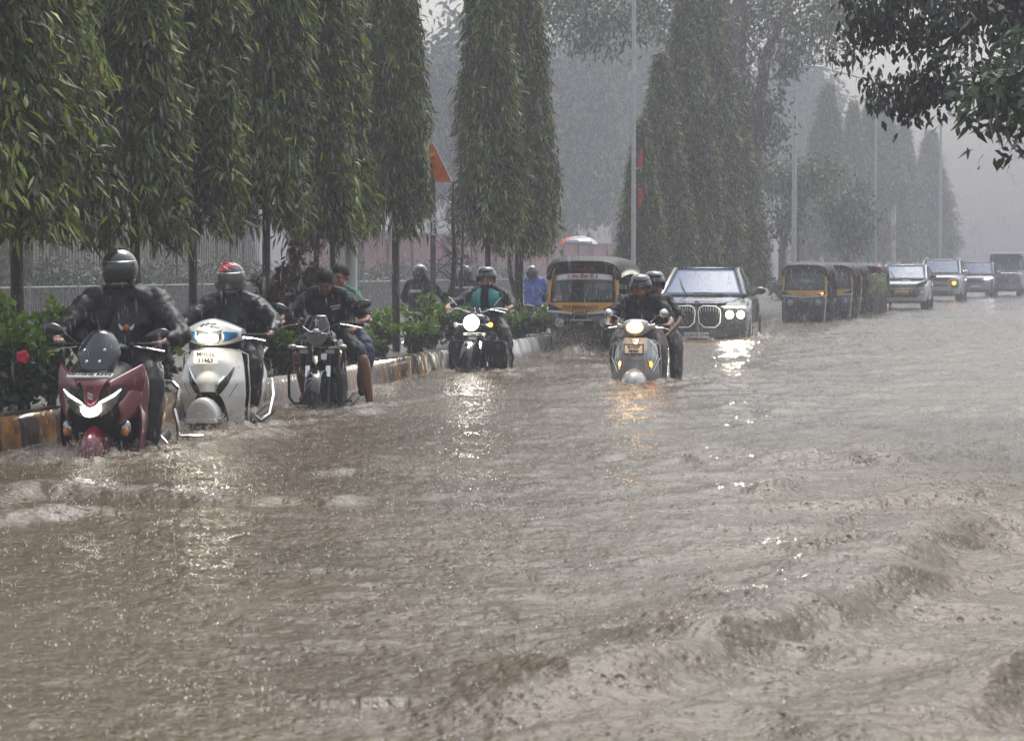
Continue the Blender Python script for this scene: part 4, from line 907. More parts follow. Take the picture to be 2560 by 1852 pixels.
# ---------------- two wheelers (front is -y, ground is z = 0, front axle at y = 0) ----------------
WL = -.25
def conform(g, pts, fn, rings=5):
    """a polygon laid onto a curved surface"""
    n = len(pts); P = np.array(pts, float); c = P.mean(0); V = []
    for k in range(rings): q = 1-k/rings; V += [fn(c+(p-c)*q) for p in P]
    V.append(fn(c)); F_ = [(k*n+i, k*n+(i+1) % n, (k+1)*n+(i+1) % n, (k+1)*n+i) for k in range(rings-1) for i in range(n)]
    g.add(V, F_+[((rings-1)*n+i, (rings-1)*n+(i+1) % n, rings*n) for i in range(n)])
def bezel(g, P, r=.006, n=6): g.tube(np.array(list(P)+[P[0]]), r, n)
def glow_light(par, loc, e, col):
    l = bpy.data.lights.new('lamp_light', 'POINT'); l.energy = e; l.color = col; l.shadow_soft_size = .04; o = bpy.data.objects.new('lamp_light', l); C.objects.link(o); o.parent = par; o.location = loc
def rear_half(t, paint, seatz=.78, guard='chrome', wide=.19, glam=True, y0=.55):
    g = G()   # floorboard
    g.box((0, y0-.02, .33), (.32, .36, .05)); obj('floorboard', g, M['black'], t, bev=.012)
    for s in (-1, 1):
        def bp(u, v): # bulging side panel
            y = .62+u*.82; zt = .66+.06*u+.02*math.sin(u*3); zb = .30+.14*u**1.5-.05*math.sin(u*math.pi)
            z = zb+(zt-zb)*v; w_ = wide*(.55+.45*math.sin(min(1, u*1.25+.25)*math.pi*.72))*(1-.35*(v-.45)**2*4*.5); return (s*w_, y, z)
        g = G(); g.sheet(bp, 16, 8); p = obj('side_panel', g, M[paint], t, sol=.02, sub=1)
    g = G()   # body core
    g.loft([[(x*wx, y, zc+z_*h) for x, z_ in ((-1, -1), (1, -1), (1, 1), (-1, 1))] for y, wx, zc, h in ((.62, .10, .55, .16), (.9, .13, .52, .2), (1.3, .12, .6, .12), (1.45, .08, .64, .06))]); obj('engine_cover', g, M['black'], t, bev=.02)
    g = G()
    g.loft([[(x*wx, y, z+zz) for x, zz in ((-1, 0), (-.9, .05), (-.5, .075), (0, .08), (.5, .075), (.9, .05), (1, 0), (.9, -.03), (-.9, -.03))] for y, wx, z in ((.62, .09, seatz-.06), (.70, .14, seatz-.03), (.95, .16, seatz-.02), (1.1, .16, seatz+.02), (1.38, .14, seatz+.03), (1.46, .09, seatz+.02))]); obj('seat', g, M['seat'], t, sub=1)
    g = G(); g.tube([(-.13, 1.3, seatz-.02), (-.15, 1.52, seatz+.06), (0, 1.6, seatz+.09), (.15, 1.52, seatz+.06), (.13, 1.3, seatz-.02)], .013, 8); obj('grab_rail', g, M['silver'], t)
    wheel(t, 1.24, .225, .095)
    if guard:
        for s in (-1, 1):
            g = G(); g.tube([(s*.17, .66, .36), (s*.25, .8, .27), (s*.27, 1.05, .30), (s*.26, 1.28, .45), (s*.21, 1.44, .58)], .012, 8); obj('side_guard', g, M[guard], t)
    g = G(); g.tube([(.14, .95, .24), (.17, 1.2, .27), (.18, 1.5, .31)], [.03, .045, .05], 12); obj('exhaust', g, M['black'], t)
    g = G(); g.ell((0, 1.47, .66), (.11, .04, .05)); obj('tail_lamp', g, mat_red(), t)
def mat_red():
    if 'tail' not in M: M['tail'] = mat('red_tail_lens', (.3, .01, .01), .2, coat=1)
    return M['tail']
def front_guard(t, s, x0, z0, z1, y):
    g = G(); g.tube([(s*x0*.72, y-.0, z1), (s*x0*1.0, y+.02, z1-.04), (s*x0*1.05, y+.03, (z0+z1)/2), (s*x0*1.0, y+.02, z0)], .009, 8); return obj('front_guard', g, M['chrome'], t)

def white_scooter(label, x, D, rz):
    t = thing('scooter', label, 'scooter', ((x-1280)/F*D, D, -.205), rz, None, 1.0)
    wheel(t, 0, .215, .10)
    g = G()  # fender
    def fe(u, v): a = (u-.5)*math.pi*.98; b = v; w_ = .118*(1-.25*b*b); y = -.19+.36*b; z = .335+math.cos(a)*.17*(1-.45*(b-.25)**2*2)-.0; return (math.sin(a)*w_, y-.035*math.cos(a)*(1-b), z-.03*(1 if abs(a) > 1.4 else 0))
    g.sheet(fe, 18, 12); g.sheet(lambda u, v: (math.sin((u-.5)*math.pi*.98)*.118*v, -.19-.035*math.cos((u-.5)*3.08)*v-.02*(1-v*v), .335+math.cos((u-.5)*3.08)*.17*.93*v+.0), 18, 5); fd = obj('fender', g, M['white'], t, sol=.006)
    g = G(); g.loft([[(sx*.12, -.16, .345-.0), (sx*.122, -.215, .345), (sx*.122, -.215, .305), (sx*.12, -.16, .305)] for sx in (-1, 0, 1)]); obj('fender_lip', g, M['white'], fd, bev=.008)
    g = G(); g.tube([(0, .02, .2), (0, .14, .55), (0, .3, 1.0)], .028, 10); g.box((-.08, .0, .3), (.025, .05, .24)); g.box((.08, 0, .3), (.025, .05, .24)); obj('fork', g, M['black'], t)
    def W(z): return np.interp(z, [.2, .36, .5, .62, .75, .84, .885], [.215, .235, .262, .262, .238, .205, .175])
    def ap(u, v):
        q = 2*u-1; zb = .20+.335*max(0, 1-(abs(q)/.60)**4.2) if abs(q) < .60 else .20
        zt = .885-.03*abs(q)**3; z = zb+(zt-zb)*v; w_ = W(z); x_ = q*w_
        y = np.interp(z, [.2, .5, .62, .75, .885], [.17, .03, .02, .08, .17])+.17*abs(q)**2.2
        y -= .035*max(0, 1-(abs(q)/(.36+.15*v))**2)*min(1, v*3)       # raised centre
        return (x_, y, z)
    g = G(); g.sheet(ap, 44, 26); apn = obj('apron', g, M['white'], t, sol=.014, auto=50)
    g = G(); g.sheet(lambda u, v: tuple(np.array(ap(.03+.94*u, v))+np.array((0, .05, 0))), 30, 10); obj('inner_panel', g, M['black'], t, sol=.02)
    # arch lining
    g = G(); g.tube([np.array(ap(u, 0))+(0, .0, .0) for u in np.linspace(.205, .795, 24)], .012, 6); obj('arch_trim', g, M['black'], apn)
    for s in (-1, 1):   # blade shaped vents with a chrome edge
        pts = [(.062, .545), (.078, .60), (.125, .655), (.185, .735), (.178, .68), (.150, .60), (.105, .535), (.066, .505)]
        def on(p, lift): 
            q = s*p[0]/W(p[1]); u = (q+1)/2; zb = .20+.335*max(0, 1-(abs(q)/.60)**4.2) if abs(q) < .60 else .20; zt = .885-.03*abs(q)**3; v = (p[1]-zb)/(zt-zb); a = np.array(ap(u, v)); a[1] -= lift; return a
        g = G(); conform(g, pts, lambda p: on(p, .012)); b_ = obj('side_vent', g, M['gloss'], apn, sol=.012)
        g = G(); P = [on(p, .024) for p in pts[:4]]; g.tube(P, [.004, .010, .011, .003], 8); obj('vent_trim', g, M['chrome'], b_)
        g = G(); g.tube([on((.19, .78), .012), on((.215, .60), .012), on((.16, .50), .010)], .003, 5); g.tube([on((.21, .74), .01), on((.245, .60), .01)], .003, 5); obj('seam', g, M['black'], apn)
        front_guard(t, s, .262, .22, .87, .27)
    n_ = number_plate(t, ['MH03E', '11463'], (-.01, -.0, .815), .20, .105, .05, rot=(R(-14), 0, 0), frame=False)
    # handlebar cowl
    def prof(x): ax = abs(x)/.225; return (1.12-.085*ax**1.5, .905+.045*ax**2.2)
    def cow(u, v):
        x_ = (2*u-1)*.232; zt, zb = prof(x_); a = v*math.pi; z = (zt+zb)/2+(zt-zb)/2*math.cos(a); y = .17-.13*math.sin(a)**.8*(1-.55*(abs(x_)/.232)**2.2)+.09*(abs(x_)/.232)**2
        return (x_, y, z)
    g = G(); g.sheet(cow, 32, 16); g.sheet(lambda u, v: (lambda p: (p[0], .2+.08*abs(p[0])/.2+.09*math.sin(v*math.pi), p[2]))(cow(u, v)), 32, 8); cw = obj('handlebar_cowl', g, M['white'], t, sol=.006)
    def face(x_, z, lift): zt, zb = prof(x_); c = max(-1, min(1, (z-(zt+zb)/2)/((zt-zb)/2))); v = math.acos(c)/math.pi; a = np.array(cow((x_/.232+1)/2, v)); a[1] -= lift; return a
    def patch(nm, pts, m, lift=.008, par=None, th=.008): g = G(); conform(g, pts, lambda p: face(p[0], p[1], lift)); return obj(nm, g, M[m], par or cw, sol=th)
    hb = patch('headlight', [(-.098, 1.03), (-.05, 1.023), (0, 1.012), (.05, 1.023), (.10, 1.035), (.095, .97), (.07, .925), (-.07, .925), (-.09, .97)], 'reflector', .010)
    g = G()
    for s in (-1, 1): g.ell(face(s*.042, .968, .018), (.044, .014, .036), n=16, m=8)
    obj('bulb', g, M['lamp'], hb); glow_light(t, (0, -.12, .97), 4, (1, .9, .7))
    for s in (-1, 1): patch('position_lamp', [(s*.112, 1.02), (s*.16, 1.02), (s*.215, 1.012), (s*.205, .975), (s*.15, .95), (s*.105, .935)], 'blue', .007)
    g = G()
    for a, b in (((-.07, 1.062), (.06, 1.078)), ((-.055, 1.05), (-.04, 1.083)), ((-.02, 1.055), (.0, 1.09)), ((.02, 1.055), (.05, 1.085)), ((.0, 1.052), (.085, 1.045))):
        g.tube([face(*a, .008), face((a[0]+b[0])/2, (a[1]+b[1])/2+.008, .010), face(*b, .008)], .0035, 5)
    obj('scrawl', g, M['ink'], cw)
    for s in (-1, 1): handgrip(t, s, .25, .985, .2, .42)
    rear_half(t, 'white'); return t

def access_scooter(label, x, D, rz):
    t = thing('scooter', label, 'scooter', ((x-1280)/F*D, D, -.28), rz, None, 1.0)
    wheel(t, 0, .225, .10)
    g = G(); g.ell((0, -.02, .26), (.155, .29, .225), n=28, m=12, a1=math.pi*.52)
    obj('fender', g, M['silver'], t, sol=.008)
    g = G(); g.tube([(0, .02, .2), (0, .14, .5), (0, .28, .95)], .028, 10); g.box((-.085, 0, .26), (.025, .05, .2)); g.box((.085, 0, .26), (.025, .05, .2)); obj('fork', g, M['black'], t)
    def W(z): return np.interp(z, [.2, .4, .6, .74, .82], [.255, .262, .25, .21, .17])
    def ap(u, v):
        q = 2*u-1; zb = .18+.26*max(0, 1-(abs(q)/.66)**3.2) if abs(q) < .66 else .18
        zt = .825-.04*abs(q)**3; z = zb+(zt-zb)*v; y = np.interp(z, [.2, .42, .6, .82], [.15, .06, .07, .17])+.17*abs(q)**2.2
        return (q*W(z), y, z)
    g = G(); g.sheet(ap, 40, 24); apn = obj('apron', g, M['silver'], t, sol=.014, auto=50)
    g = G(); g.sheet(lambda u, v: tuple(np.array(ap(.03+.94*u, v))+np.array((0, .05, 0))), 30, 10); obj('inner_panel', g, M['black'], t, sol=.02)
    # raised bright centre shield
    def cs(u, v):
        q = 2*u-1; z = .44+.39*v; w_ = np.interp(z, [.44, .5, .7, .83], [.10, .125, .15, .13]); return (q*w_, np.interp(z, [.44, .6, .83], [.035, .03, .12])+.035*q*q, z)
    g = G(); g.sheet(cs, 14, 12); cc = obj('centre_shield', g, M['silver'], t, sol=.02, sub=1)
    g = G()
    for s in (-1, 1): g.tube([(s*.05, .095, .82), (s*.03, .075, .76), (s*.025, .06, .73)], .006, 5)
    g.box((0, .092, .795), (.032, .008, .007), (0, R(20), 0)); g.box((0, .089, .785), (.032, .008, .007), (0, R(20), 0)); obj('emblem', g, M['logo'], cc)
    number_plate(t, ['MH02F', 'F8984'], (-.008, -.002, .70), .205, .098, .046, rot=(R(-8), 0, 0))
    for s in (-1, 1):
        pts = [(.158, .80), (.215, .76), (.235, .66), (.225, .56), (.175, .47), (.150, .55)]
        def on(p, lift): z = p[1]; q = s*p[0]/W(z); zb = .18+.26*max(0, 1-(abs(q)/.66)**3.2) if abs(q) < .66 else .18; zt = .825-.04*abs(q)**3; a = np.array(ap((q+1)/2, (z-zb)/(zt-zb))); a[1] -= lift; return a
        g = G(); conform(g, pts, lambda p: on(p, .016)); ln = obj('indicator', g, M['reflector'], apn, sol=.01)
        g = G(); bezel(g, [on(p, .02) for p in pts], .006); obj('indicator_trim', g, M['chrome'], ln)
        g = G(); g.ell(on((.175, .53), .03), (.016, .01, .03)); obj('bulb', g, M['amberlit' if s > 0 else 'lampwarm'], ln)
        g = G(); g.tube([(s*.19, .22, .80), (s*.262, .26, .74), (s*.275, .26, .6), (s*.275, .26, .2)], .008, 8); g.tube([(s*.275, .2, .6), (s*.2, .1, .44)], .007, 6); obj('front_guard', g, M['chrome'], t)
    def cow(u, v):
        a = (2*u-1); x_ = a*.142; zt = 1.035-.035*abs(a)**3; zb = .845+.05*abs(a)**2.5; b = v*math.pi; return (x_, .16-.13*math.sin(b)**.7*(1-.4*abs(a)**2.5)+.06*a*a, (zt+zb)/2+(zt-zb)/2*math.cos(b))
    g = G(); g.sheet(cow, 24, 16); g.sheet(lambda u, v: (lambda p: (p[0], .2+.09*math.sin(v*math.pi), p[2]))(cow(u, v)), 24, 8); cw = obj('handlebar_cowl', g, M['silver'], t, sol=.006)
    g = G()
    for s in (-1, 1): g.tube([(s*.12, .2, .94), (s*.17, .22, .945), (s*.21, .235, .955)], [.045, .034, .036], 12)
    obj('switch_housing', g, M['silver'], cw)
    g = G(); g.ell((0, .035, .945), (.092, .03, .062), n=24, m=12); hb = obj('headlight', g, M['lampwarm'], cw)
    g = G(); g.ell((0, .010, .945), (.074, .018, .05), n=20, m=10); obj('bulb', g, M['lampcore'], hb); glow_light(cw, (0, -.12, .98), 4, (1, .62, .3))
    g = G(); bezel(g, [(.1*math.cos(a), .04, .945+.07*math.sin(a)) for a in np.linspace(0, 6.1, 24)], .006); obj('headlight_rim', g, M['chrome'], cw)
    for s in (-1, 1):
        handgrip(t, s, .25, .955, .19, .37); mirror_(t, (s*.155, .22, 1.0), (s*.315, .18, 1.10), .05, 'chrome', 'chrome')
    rear_half(t, 'silver'); return t

def maxi_scooter(label, x, D, rz):
    t = thing('scooter', label, 'scooter', ((x-1280)/F*D, D, -.285), rz, None, 1.04)
    wheel(t, -.08, .225, .11)
    g = G(); g.ell((0, -.11, .27), (.095, .29, .225), n=24, m=10, a1=math.pi*.55); obj('fender', g, M['maroon'], t, sol=.008)
    g = G(); g.tube([(0, -.05, .2), (0, .1, .6), (0, .26, 1.0)], .028, 10); g.box((-.09, -.06, .27), (.03, .06, .26)); g.box((.09, -.06, .27), (.03, .06, .26)); obj('fork', g, M['black'], t)
    # dark core of the nose
    g = G(); rings = []
    for y, w_, z0, z1 in ((-.20, .10, .56, .74), (-.10, .19, .47, .84), (.06, .235, .40, .90), (.24, .25, .30, .93), (.34, .25, .26, .93)):
        c = (z0+z1)/2; h = (z1-z0)/2; rings.append([(w_*math.copysign(abs(math.cos(a))**.6, math.cos(a)), y, c+h*math.copysign(abs(math.sin(a))**.7, math.sin(a))) for a in np.linspace(0, 2*math.pi, 20, endpoint=False)])
    g.loft(rings); obj('nose', g, M['black'], t, sub=1)
    for s in (-1, 1):
        # upper wing, lower cheek
        g = G(); g.sheet(lambda u, v: (s*(.085+.19*u+.02*math.sin(v*3)), -.18+.30*u+.03*v, .735+.035*u+(.05+.085*u)*v-.075*(1-v)*u), 12, 6); up = obj('upper_fairing', g, M['maroon'], t, sol=.022, sub=1)
        g = G(); g.sheet(lambda u, v: (s*(.15+.13*u+.025*math.sin(v*3.1)), -.14+.34*u, .50+.14*u+(.13+.10*u)*v-.08*u*(1-v)), 12, 6); obj('lower_fairing', g, M['maroon'], t, sol=.02, sub=1)
        g = G(); g.sheet(lambda u, v: (s*(.235+.04*math.sin(v*3.1)), .06+.26*u, .26+.46*v+.05*u), 8, 8); obj('leg_shield', g, M['maroon'], t, sol=.018, sub=1)
        g = G(); g.ell((s*.19, -.05, .475), (.035, .035, .055), (0, s*.3, 0)); ind = obj('indicator', g, M['reflector'], t); g = G(); g.ell((s*.20, -.085, .455), (.02, .02, .03)); obj('bulb', g, M['amber'], ind)
    # centre beak with emblem
    g = G(); g.add([(-.055, -.20, .735), (.055, -.20, .735), (.10, -.13, .80), (-.10, -.13, .80), (0, -.255, .635), (-.045, -.235, .665), (.045, -.235, .665)], [(0, 1, 2, 3), (0, 5, 4, 6, 1)]); bk = obj('beak', g, M['maroon'], t, sol=.03, bev=.01)
    g = G()
    for (a, b, c, d) in ((-.018, .72, .018, .735), (-.018, .705, .018, .72), (-.018, .69, .018, .705)): g.box((0, -.262+(b-.69)*.25, b-.005), (.036, .008, .009), (0, R(18), 0))
    obj('emblem', g, M['logo'], bk)
    # V shaped headlight
    base = G(); pts = [(-.19, .745), (-.155, .70), (-.06, .655), (0, .635), (.06, .655), (.155, .705), (.19, .755), (.165, .66), (.12, .60), (.06, .565), (0, .558), (-.06, .565), (-.12, .60), (-.165, .655)]
    Y = lambda x_, l=0: -.235+1.9*x_*x_-l
    base.add([(p[0], Y(p[0], .006), p[1]) for p in pts]+[(0, Y(0, .03), .61)], [(i, (i+1) % 14, 14) for i in range(14)]); hl = obj('headlight', base, M['reflector'], t, sol=.012)
    g = G(); lp = [(-.062, .636), (-.03, .624), (0, .618), (.03, .624), (.072, .640), (.068, .60), (.042, .575), (0, .565), (-.035, .572), (-.058, .60)]
    g.add([(p[0], Y(p[0], .034), p[1]) for p in lp]+[(0, Y(0, .05), .60)], [(i, (i+1) % 10, 10) for i in range(10)]); obj('lamp', g, M['lamp'], hl, sol=.012)
    for s in (-1, 1):
        g = G(); g.tube([(s*.19, Y(.19, .02), .742), (s*.15, Y(.15, .024), .705), (s*.09, Y(.09, .028), .672), (s*.055, Y(.055, .03), .655)], [.004, .010, .010, .006], 8); obj('running_lamp', g, M['drl'], hl)
    # wind screen with four bolts
    def ws(u, v): q = 2*u-1; w_ = np.interp(v, [0, .45, .8, 1], [.105, .15, .12, .08]); return (q*w_, -.10+.16*v+.08*q*q-.02*math.sin(v*3), .855+.27*v-.02*q*q*v)
    g = G(); g.sheet(ws, 16, 12); w2 = obj('windscreen', g, M['screen'], t, sol=.005)
    g = G(); g.sheet(lambda u, v: tuple(np.array(ws(.06+.88*u, .02+.5*v))+np.array((0, .02, 0))), 10, 6); obj('screen_mount', g, M['black'], t, sol=.01)
    for u, v in ((.2, .52), (.68, .52), (.26, .24), (.6, .24)): 
        p = np.array(ws(u, v)); g = G(); g.ell(p+(0, -.008, 0), (.012, .008, .012)); obj('bolt', g, M['chrome'], w2)
    number_plate(t, ['MH48CJ 2596'], (-.005, -.235, .835), .30, .075, .05, rot=(R(-76), 0, 0), frame=False)
    # handlebar
    g = G(); g.loft([[(x_*w_, y, z+h*zz) for x_, zz in ((-1, 0), (-.7, 1), (.7, 1), (1, 0), (.7, -1), (-.7, -1))] for y, w_, z, h in ((.12, .13, .99, .03), (.2, .2, 1.0, .05), (.32, .16, 1.0, .04))]); obj('handlebar_cover', g, M['black'], t, sub=1)
    for s in (-1, 1): handgrip(t, s, .28, 1.02, .16, .40); mirror_(t, (s*.2, .26, 1.03), (s*.36, .24, 1.13 if s < 0 else 1.09), .052, 'gloss', 'black', round_=False)
    rear_half(t, 'maroon', .80, guard=None, wide=.215)
    s = 1
    g = G(); g.tube([(.20, .95, .74), (.36, .80, .74), (.42, .74, .69), (.41, .72, .62), (.38, .74, .56)], .014, 8); g.tube([(.38, .74, .56), (.41, .72, .45), (.41, .74, .33), (.37, .80, .22), (.30, .86, .14)], .014, 8); g.tube([(.41, .73, .33), (.33, .95, .26), (.22, 1.1, .34)], .011, 8); obj('crash_guard', g, M['chrome'], t)
    g = G()
    g.tube([(.40, .80, .36), (.52, .78, .36), (.57, .81, .36), (.52, .86, .35), (.38, .88, .35)], .010, 6)
    for q in (.43, .47, .51): g.tube([(q, .785, .36), (q-.005, .865, .355)], .006, 5)
    obj('foot_step', g, M['chrome'], t)
    return t

def motorcycle(label, x, D, rz, kind):
    bul = kind == 'bullet'
    t = thing('motorcycle', label, 'motorcycle', ((x-1280)/F*D, D, WL), rz, None, 1.0); r = .31 if not bul else .33
    w1 = wheel(t, 0, r, .10 if not bul else .11); wheel(t, 1.32, r, .11)
    g = G()
    for s in (-1, 1): g.tube([(s*.095, 0, r), (s*.095, .20, .78), (s*.095, .24, .92)], [.026, .022, .02], 10)
    fk = obj('fork', g, M['black' if not bul else 'black'], t)
    g = G()
    for s in (-1, 1): g.tube([(s*.095, .085, .56), (s*.095, .125, .66)], [.024, .024], 10)
    obj('fork_tube', g, M['chrome'], t)
    g = G(); g.sheet(lambda u, v: (math.sin((u-.5)*math.pi)*.07, -(r+.03)*math.cos(R(20)+v*R(130)), r+(r+.03)*math.sin(R(20)+v*R(130))*(1)-.035*(1-math.cos((u-.5)*math.pi))), 10, 18); obj('fender', g, M['gloss'], t, sol=.006)
    if not bul:
        # faceted head lamp with a fly screen
        g = G(); pts = [(-.115, .975), (.115, .975), (.085, .90), (.045, .855), (-.045, .855), (-.085, .90)]
        g.prism(pts, -.005, .09, .9); hl = obj('headlight', g, M['reflector'], t, bev=.012)
        g = G(); g.sheet(lambda u, v: ((2*u-1)*np.interp(v, [0, .3, 1], [.125, .12, .08]), -.02+.05*v+.05*(2*u-1)**2, .97+.03*(2*u-1)**2*(1-v)+.165*v), 16, 10); fs = obj('fly_screen', g, M['gloss'], t, sol=.012)
        g = G(); g.tube([(-.125, .0, 1.035), (-.06, -.03, .99), (0, -.035, .975), (.06, -.03, .99), (.125, .0, 1.035)], [.004, .005, .006, .005, .004], 6); obj('fly_screen_trim', g, M['chrome'], fs)
        g = G(); g.ell((0, -.03, .992), (.035, .012, .025)); obj('lamp_crest', g, M['logo'], fs)
        g = G(); g.box((0, .0, 1.075), (.012, .008, .07)); g.box((0, .0, 1.088), (.045, .008, .012)); obj('cross', g, M['white_ink'], fs)
        g = G(); g.loft([[(a*w_, y, z+b*h) for a, b in ((-1, -.3), (-.6, 1), (.6, 1), (1, -.3), (.5, -1), (-.5, -1))] for y, w_, z, h in ((.05, .12, .97, .10), (.18, .14, 1.0, .08))]); obj('lamp_nacelle', g, M['gloss'], t, sub=1)
        hz_, hx = 1.06, .37
        g = G(); 
        for s in (-1, 1): g.box((s*.12, .06, .80), (.085, .01, .038), (0, 0, s*.25))
        obj('number_stickers', g, M['reflector'], t)
        for s in (-1, 1):
            g = G(); g.tube([(s*.10, .12, .83), (s*.2, .10, .84)], .012, 6); g.ell((s*.235, .09, .845), (.042, .03, .024)); ind = obj('indicator', g, M['lens'], t); g = G(); g.ell((s*.235, .068, .842), (.02, .014, .014)); obj('bulb', g, M['amber'], ind)
        for s in (-1, 1):
            g = G(); g.loft([[(s*(.06+a*w_), y, z0+b*h_) for a, b in ((0, 0), (.2, 1), (.8, 1), (1, .6), (.9, .1), (.5, -.05))] for y, w_, z0, h_ in ((.22, .13, .62, .28), (.36, .17, .55, .36), (.62, .14, .6, .28))]); obj('tank_shroud', g, M['gloss'], t, bev=.015)
            g = G(); g.loft([[(s*(.0+a*.19), y, .22+b*.44) for a, b in ((0, 0), (0, 1), (.8, 1), (1, .7), (1, .2), (.7, 0))] for y in (.40, .62, .8)]); obj('leg_cover', g, M['tee'], t, bev=.03)
        for s in (-1,):
            g = G(); g.tube([(s*.06, .30, .68), (s*.26, .28, .66), (s*.30, .28, .62), (s*.30, .30, .36), (s*.26, .33, .30), (s*.08, .36, .30)], .014, 8); obj('crash_guard', g, M['black'], t)
        mirror_(t, (.24, .24, 1.09), (.40, .20, 1.23), .062, 'gloss', 'black', round_=False); mirror_(t, (-.24, .24, 1.09), (-.38, .2, 1.2), .06, 'gloss', 'black', round_=False)
    else:
        g = G(); g.lathe([(0, .13), (.06, .12), (.1, .06), (.108, .0), (.1, -.012), (.09, -.006)], (0, .02, .90), 'y', 28); hl = obj('headlight', g, M['gloss'], t)
        g = G(); g.ell((0, .012, .90), (.097, .028, .097), n=24, m=12); obj('lamp', g, M['lamp'], hl); glow_light(t, (0, -.2, .90), 5, (1, .95, .8))
        g = G(); bezel(g, [(.102*math.cos(a), .005, .90+.102*math.sin(a)) for a in np.linspace(0, 6.1, 28)], .007); obj('headlight_rim', g, M['chrome'], hl)
        hz_, hx = 1.07, .36
        for s in (-1, 1):
            g = G(); g.tube([(s*.09, .14, .87), (s*.2, .12, .875)], .012, 6); g.lathe([(0, .03), (.03, .02), (.034, 0), (0, -.01)], (s*.225, .10, .875), 'y', 16); ind = obj('indicator', g, M['lens'], t); g = G(); g.ell((s*.225, .092, .875), (.026, .014, .026)); obj('bulb', g, M['amberlit' if s > 0 else 'lens'], ind)
        number_plate(t, ['MH02EE 9487'], (.04, .01, .76), .28, .034, .034, frame=False)
        for s in (-1, 1):
            g = G(); g.tube([(s*.05, .32, .66), (s*.33, .30, .66), (s*.36, .32, .62), (s*.36, .34, .4), (s*.3, .36, .34), (s*.06, .38, .34)], .013, 8)
            for q in (.56, .47): g.tube([(s*.07, .33, q), (s*.35, .32, q)], .006, 5)
            obj('crash_guard', g, M['black'], t)
            g = G(); g.loft([[(s*(.06+a*.32), y, .22+b*.44) for a, b in ((0, 0), (.1, 1), (.9, 1), (1, .7), (1, .1), (.85, -.05))] for y in (.36, .55, .6)]); obj('leg_guard_cover', g, M['canopy'], t, bev=.02)
            mirror_(t, (s*.24, .24, 1.11), (s*.39, .22, 1.245), .052, 'gloss' if s > 0 else 'black', 'chrome')
        g = G(); g.lathe([(0, 0), (.035, 0), (.04, .04), (0, .05)], (-.02, .14, 1.06), 'y', 16); g.lathe([(0, 0), (.03, 0), (.035, .04), (0, .05)], (.05, .14, 1.055), 'y', 16); obj('speedometer', g, M['chrome'], t)
    g = G()
    for s in (-1, 1): g.tube([(0, .22, hz_-.06), (s*.1, .22, hz_-.04), (s*.2, .24, hz_), (s*.3, .30, hz_), (s*(hx+.03), .36, hz_-.02)], [.012, .012, .012, .017, .018], 10)
    hb = obj('handlebar', g, M['chrome' if bul else 'black'], t)
    for s in (-1, 1): g = G(); g.tube([(s*.2, .2, hz_-.01), (s*.28, .2, hz_-.02), (s*(hx+.02), .28, hz_-.05)], [.007, .006, .008], 6); obj('brake_lever', g, M['chrome'], hb)
    g = G(); g.loft([[(a*w_, y, z+b*h) for a, b in ((-1, -.2), (-.75, .7), (0, 1), (.75, .7), (1, -.2), (.7, -1), (-.7, -1))] for y, w_, z, h in ((.28, .06, .92, .05), (.36, .14, .93, .11), (.6, .15, .92, .11), (.76, .09, .86, .06))]); obj('fuel_tank', g, M['gloss'], t, sub=1)
    g = G(); g.loft([[(a*w_, y, z+b*.05) for a, b in ((-1, -1), (-.9, .6), (0, 1), (.9, .6), (1, -1))] for y, w_, z in ((.7, .08, .83), (.85, .13, .83), (1.1, .13, .86), (1.5, .11, .89), (1.56, .06, .9))]); obj('seat', g, M['seat'], t, sub=1)
    g = G(); g.box((0, .60, .44), (.2, .28, .28)); g.tube([(0, .42, .3), (0, .42, .5), (0, .5, .7)], .06, 12); g.box((0, .9, .5), (.18, .4, .2)); obj('engine', g, M['black'], t, bev=.03)
    g = G(); g.tube([(.1, .42, .55), (.12, .36, .35), (.16, .6, .22), (.18, 1.5, .3)], [.02, .022, .03, .045], 10); obj('exhaust', g, M['chrome' if bul else 'black'], t)
    g = G(); g.sheet(lambda u, v: (math.sin((u-.5)*math.pi)*.08, 1.32-(r+.05)*math.cos(R(50)+v*R(120)), r+(r+.05)*math.sin(R(50)+v*R(120))-.03*(1-math.cos((u-.5)*math.pi))), 8, 14); obj('rear_fender', g, M['black'], t, sol=.006)
    for s in (-1, 1): g = G(); g.tube([(s*.08, .75, .30), (s*.24, .75, .30)], .014, 8); obj('foot_peg', g, M['black'], t)
    return t

RZ = R(-12.1)
ys = R(-3)
def rootloc(x, D): return ((x-1280)/F*D, D, WL)
# 1 maroon maxi scooter
b1 = maxi_scooter('maroon maxi scooter with lit V shaped headlight and small smoked windscreen', 244, 15.3, R(-1))
person('rider in loose black raincoat and glossy black full face helmet on the maroon scooter', b1.location, R(-1), pose(head=(-.02, .86, 1.52), neck=(-.01, .9, 1.38), chest=(0, .94, 1.18), shL=(-.23, .92, 1.33), shR=(.23, .92, 1.33), elL=(-.42, .64, 1.06), elR=(.47, .62, 1.06), wrL=(-.37, .42, 1.06), wrR=(.37, .42, 1.04), haL=(-.34, .335, 1.055), haR=(.33, .335, 1.03),
    knL=(-.24, .50, .80), knR=(.27, .50, .80), anR=(.25, .48, .36), toR=(.26, .34, .29), anL=(-.2, .48, .36), toL=(-.2, .34, .29)), 'skin', ('raincoat', 1.22, 'long'), ('blacktr', 1.25), 'shoeb', ('full', {}), (R(4), 0, 0), 1.04, fold=.026, tail=1, grip=(True, False))
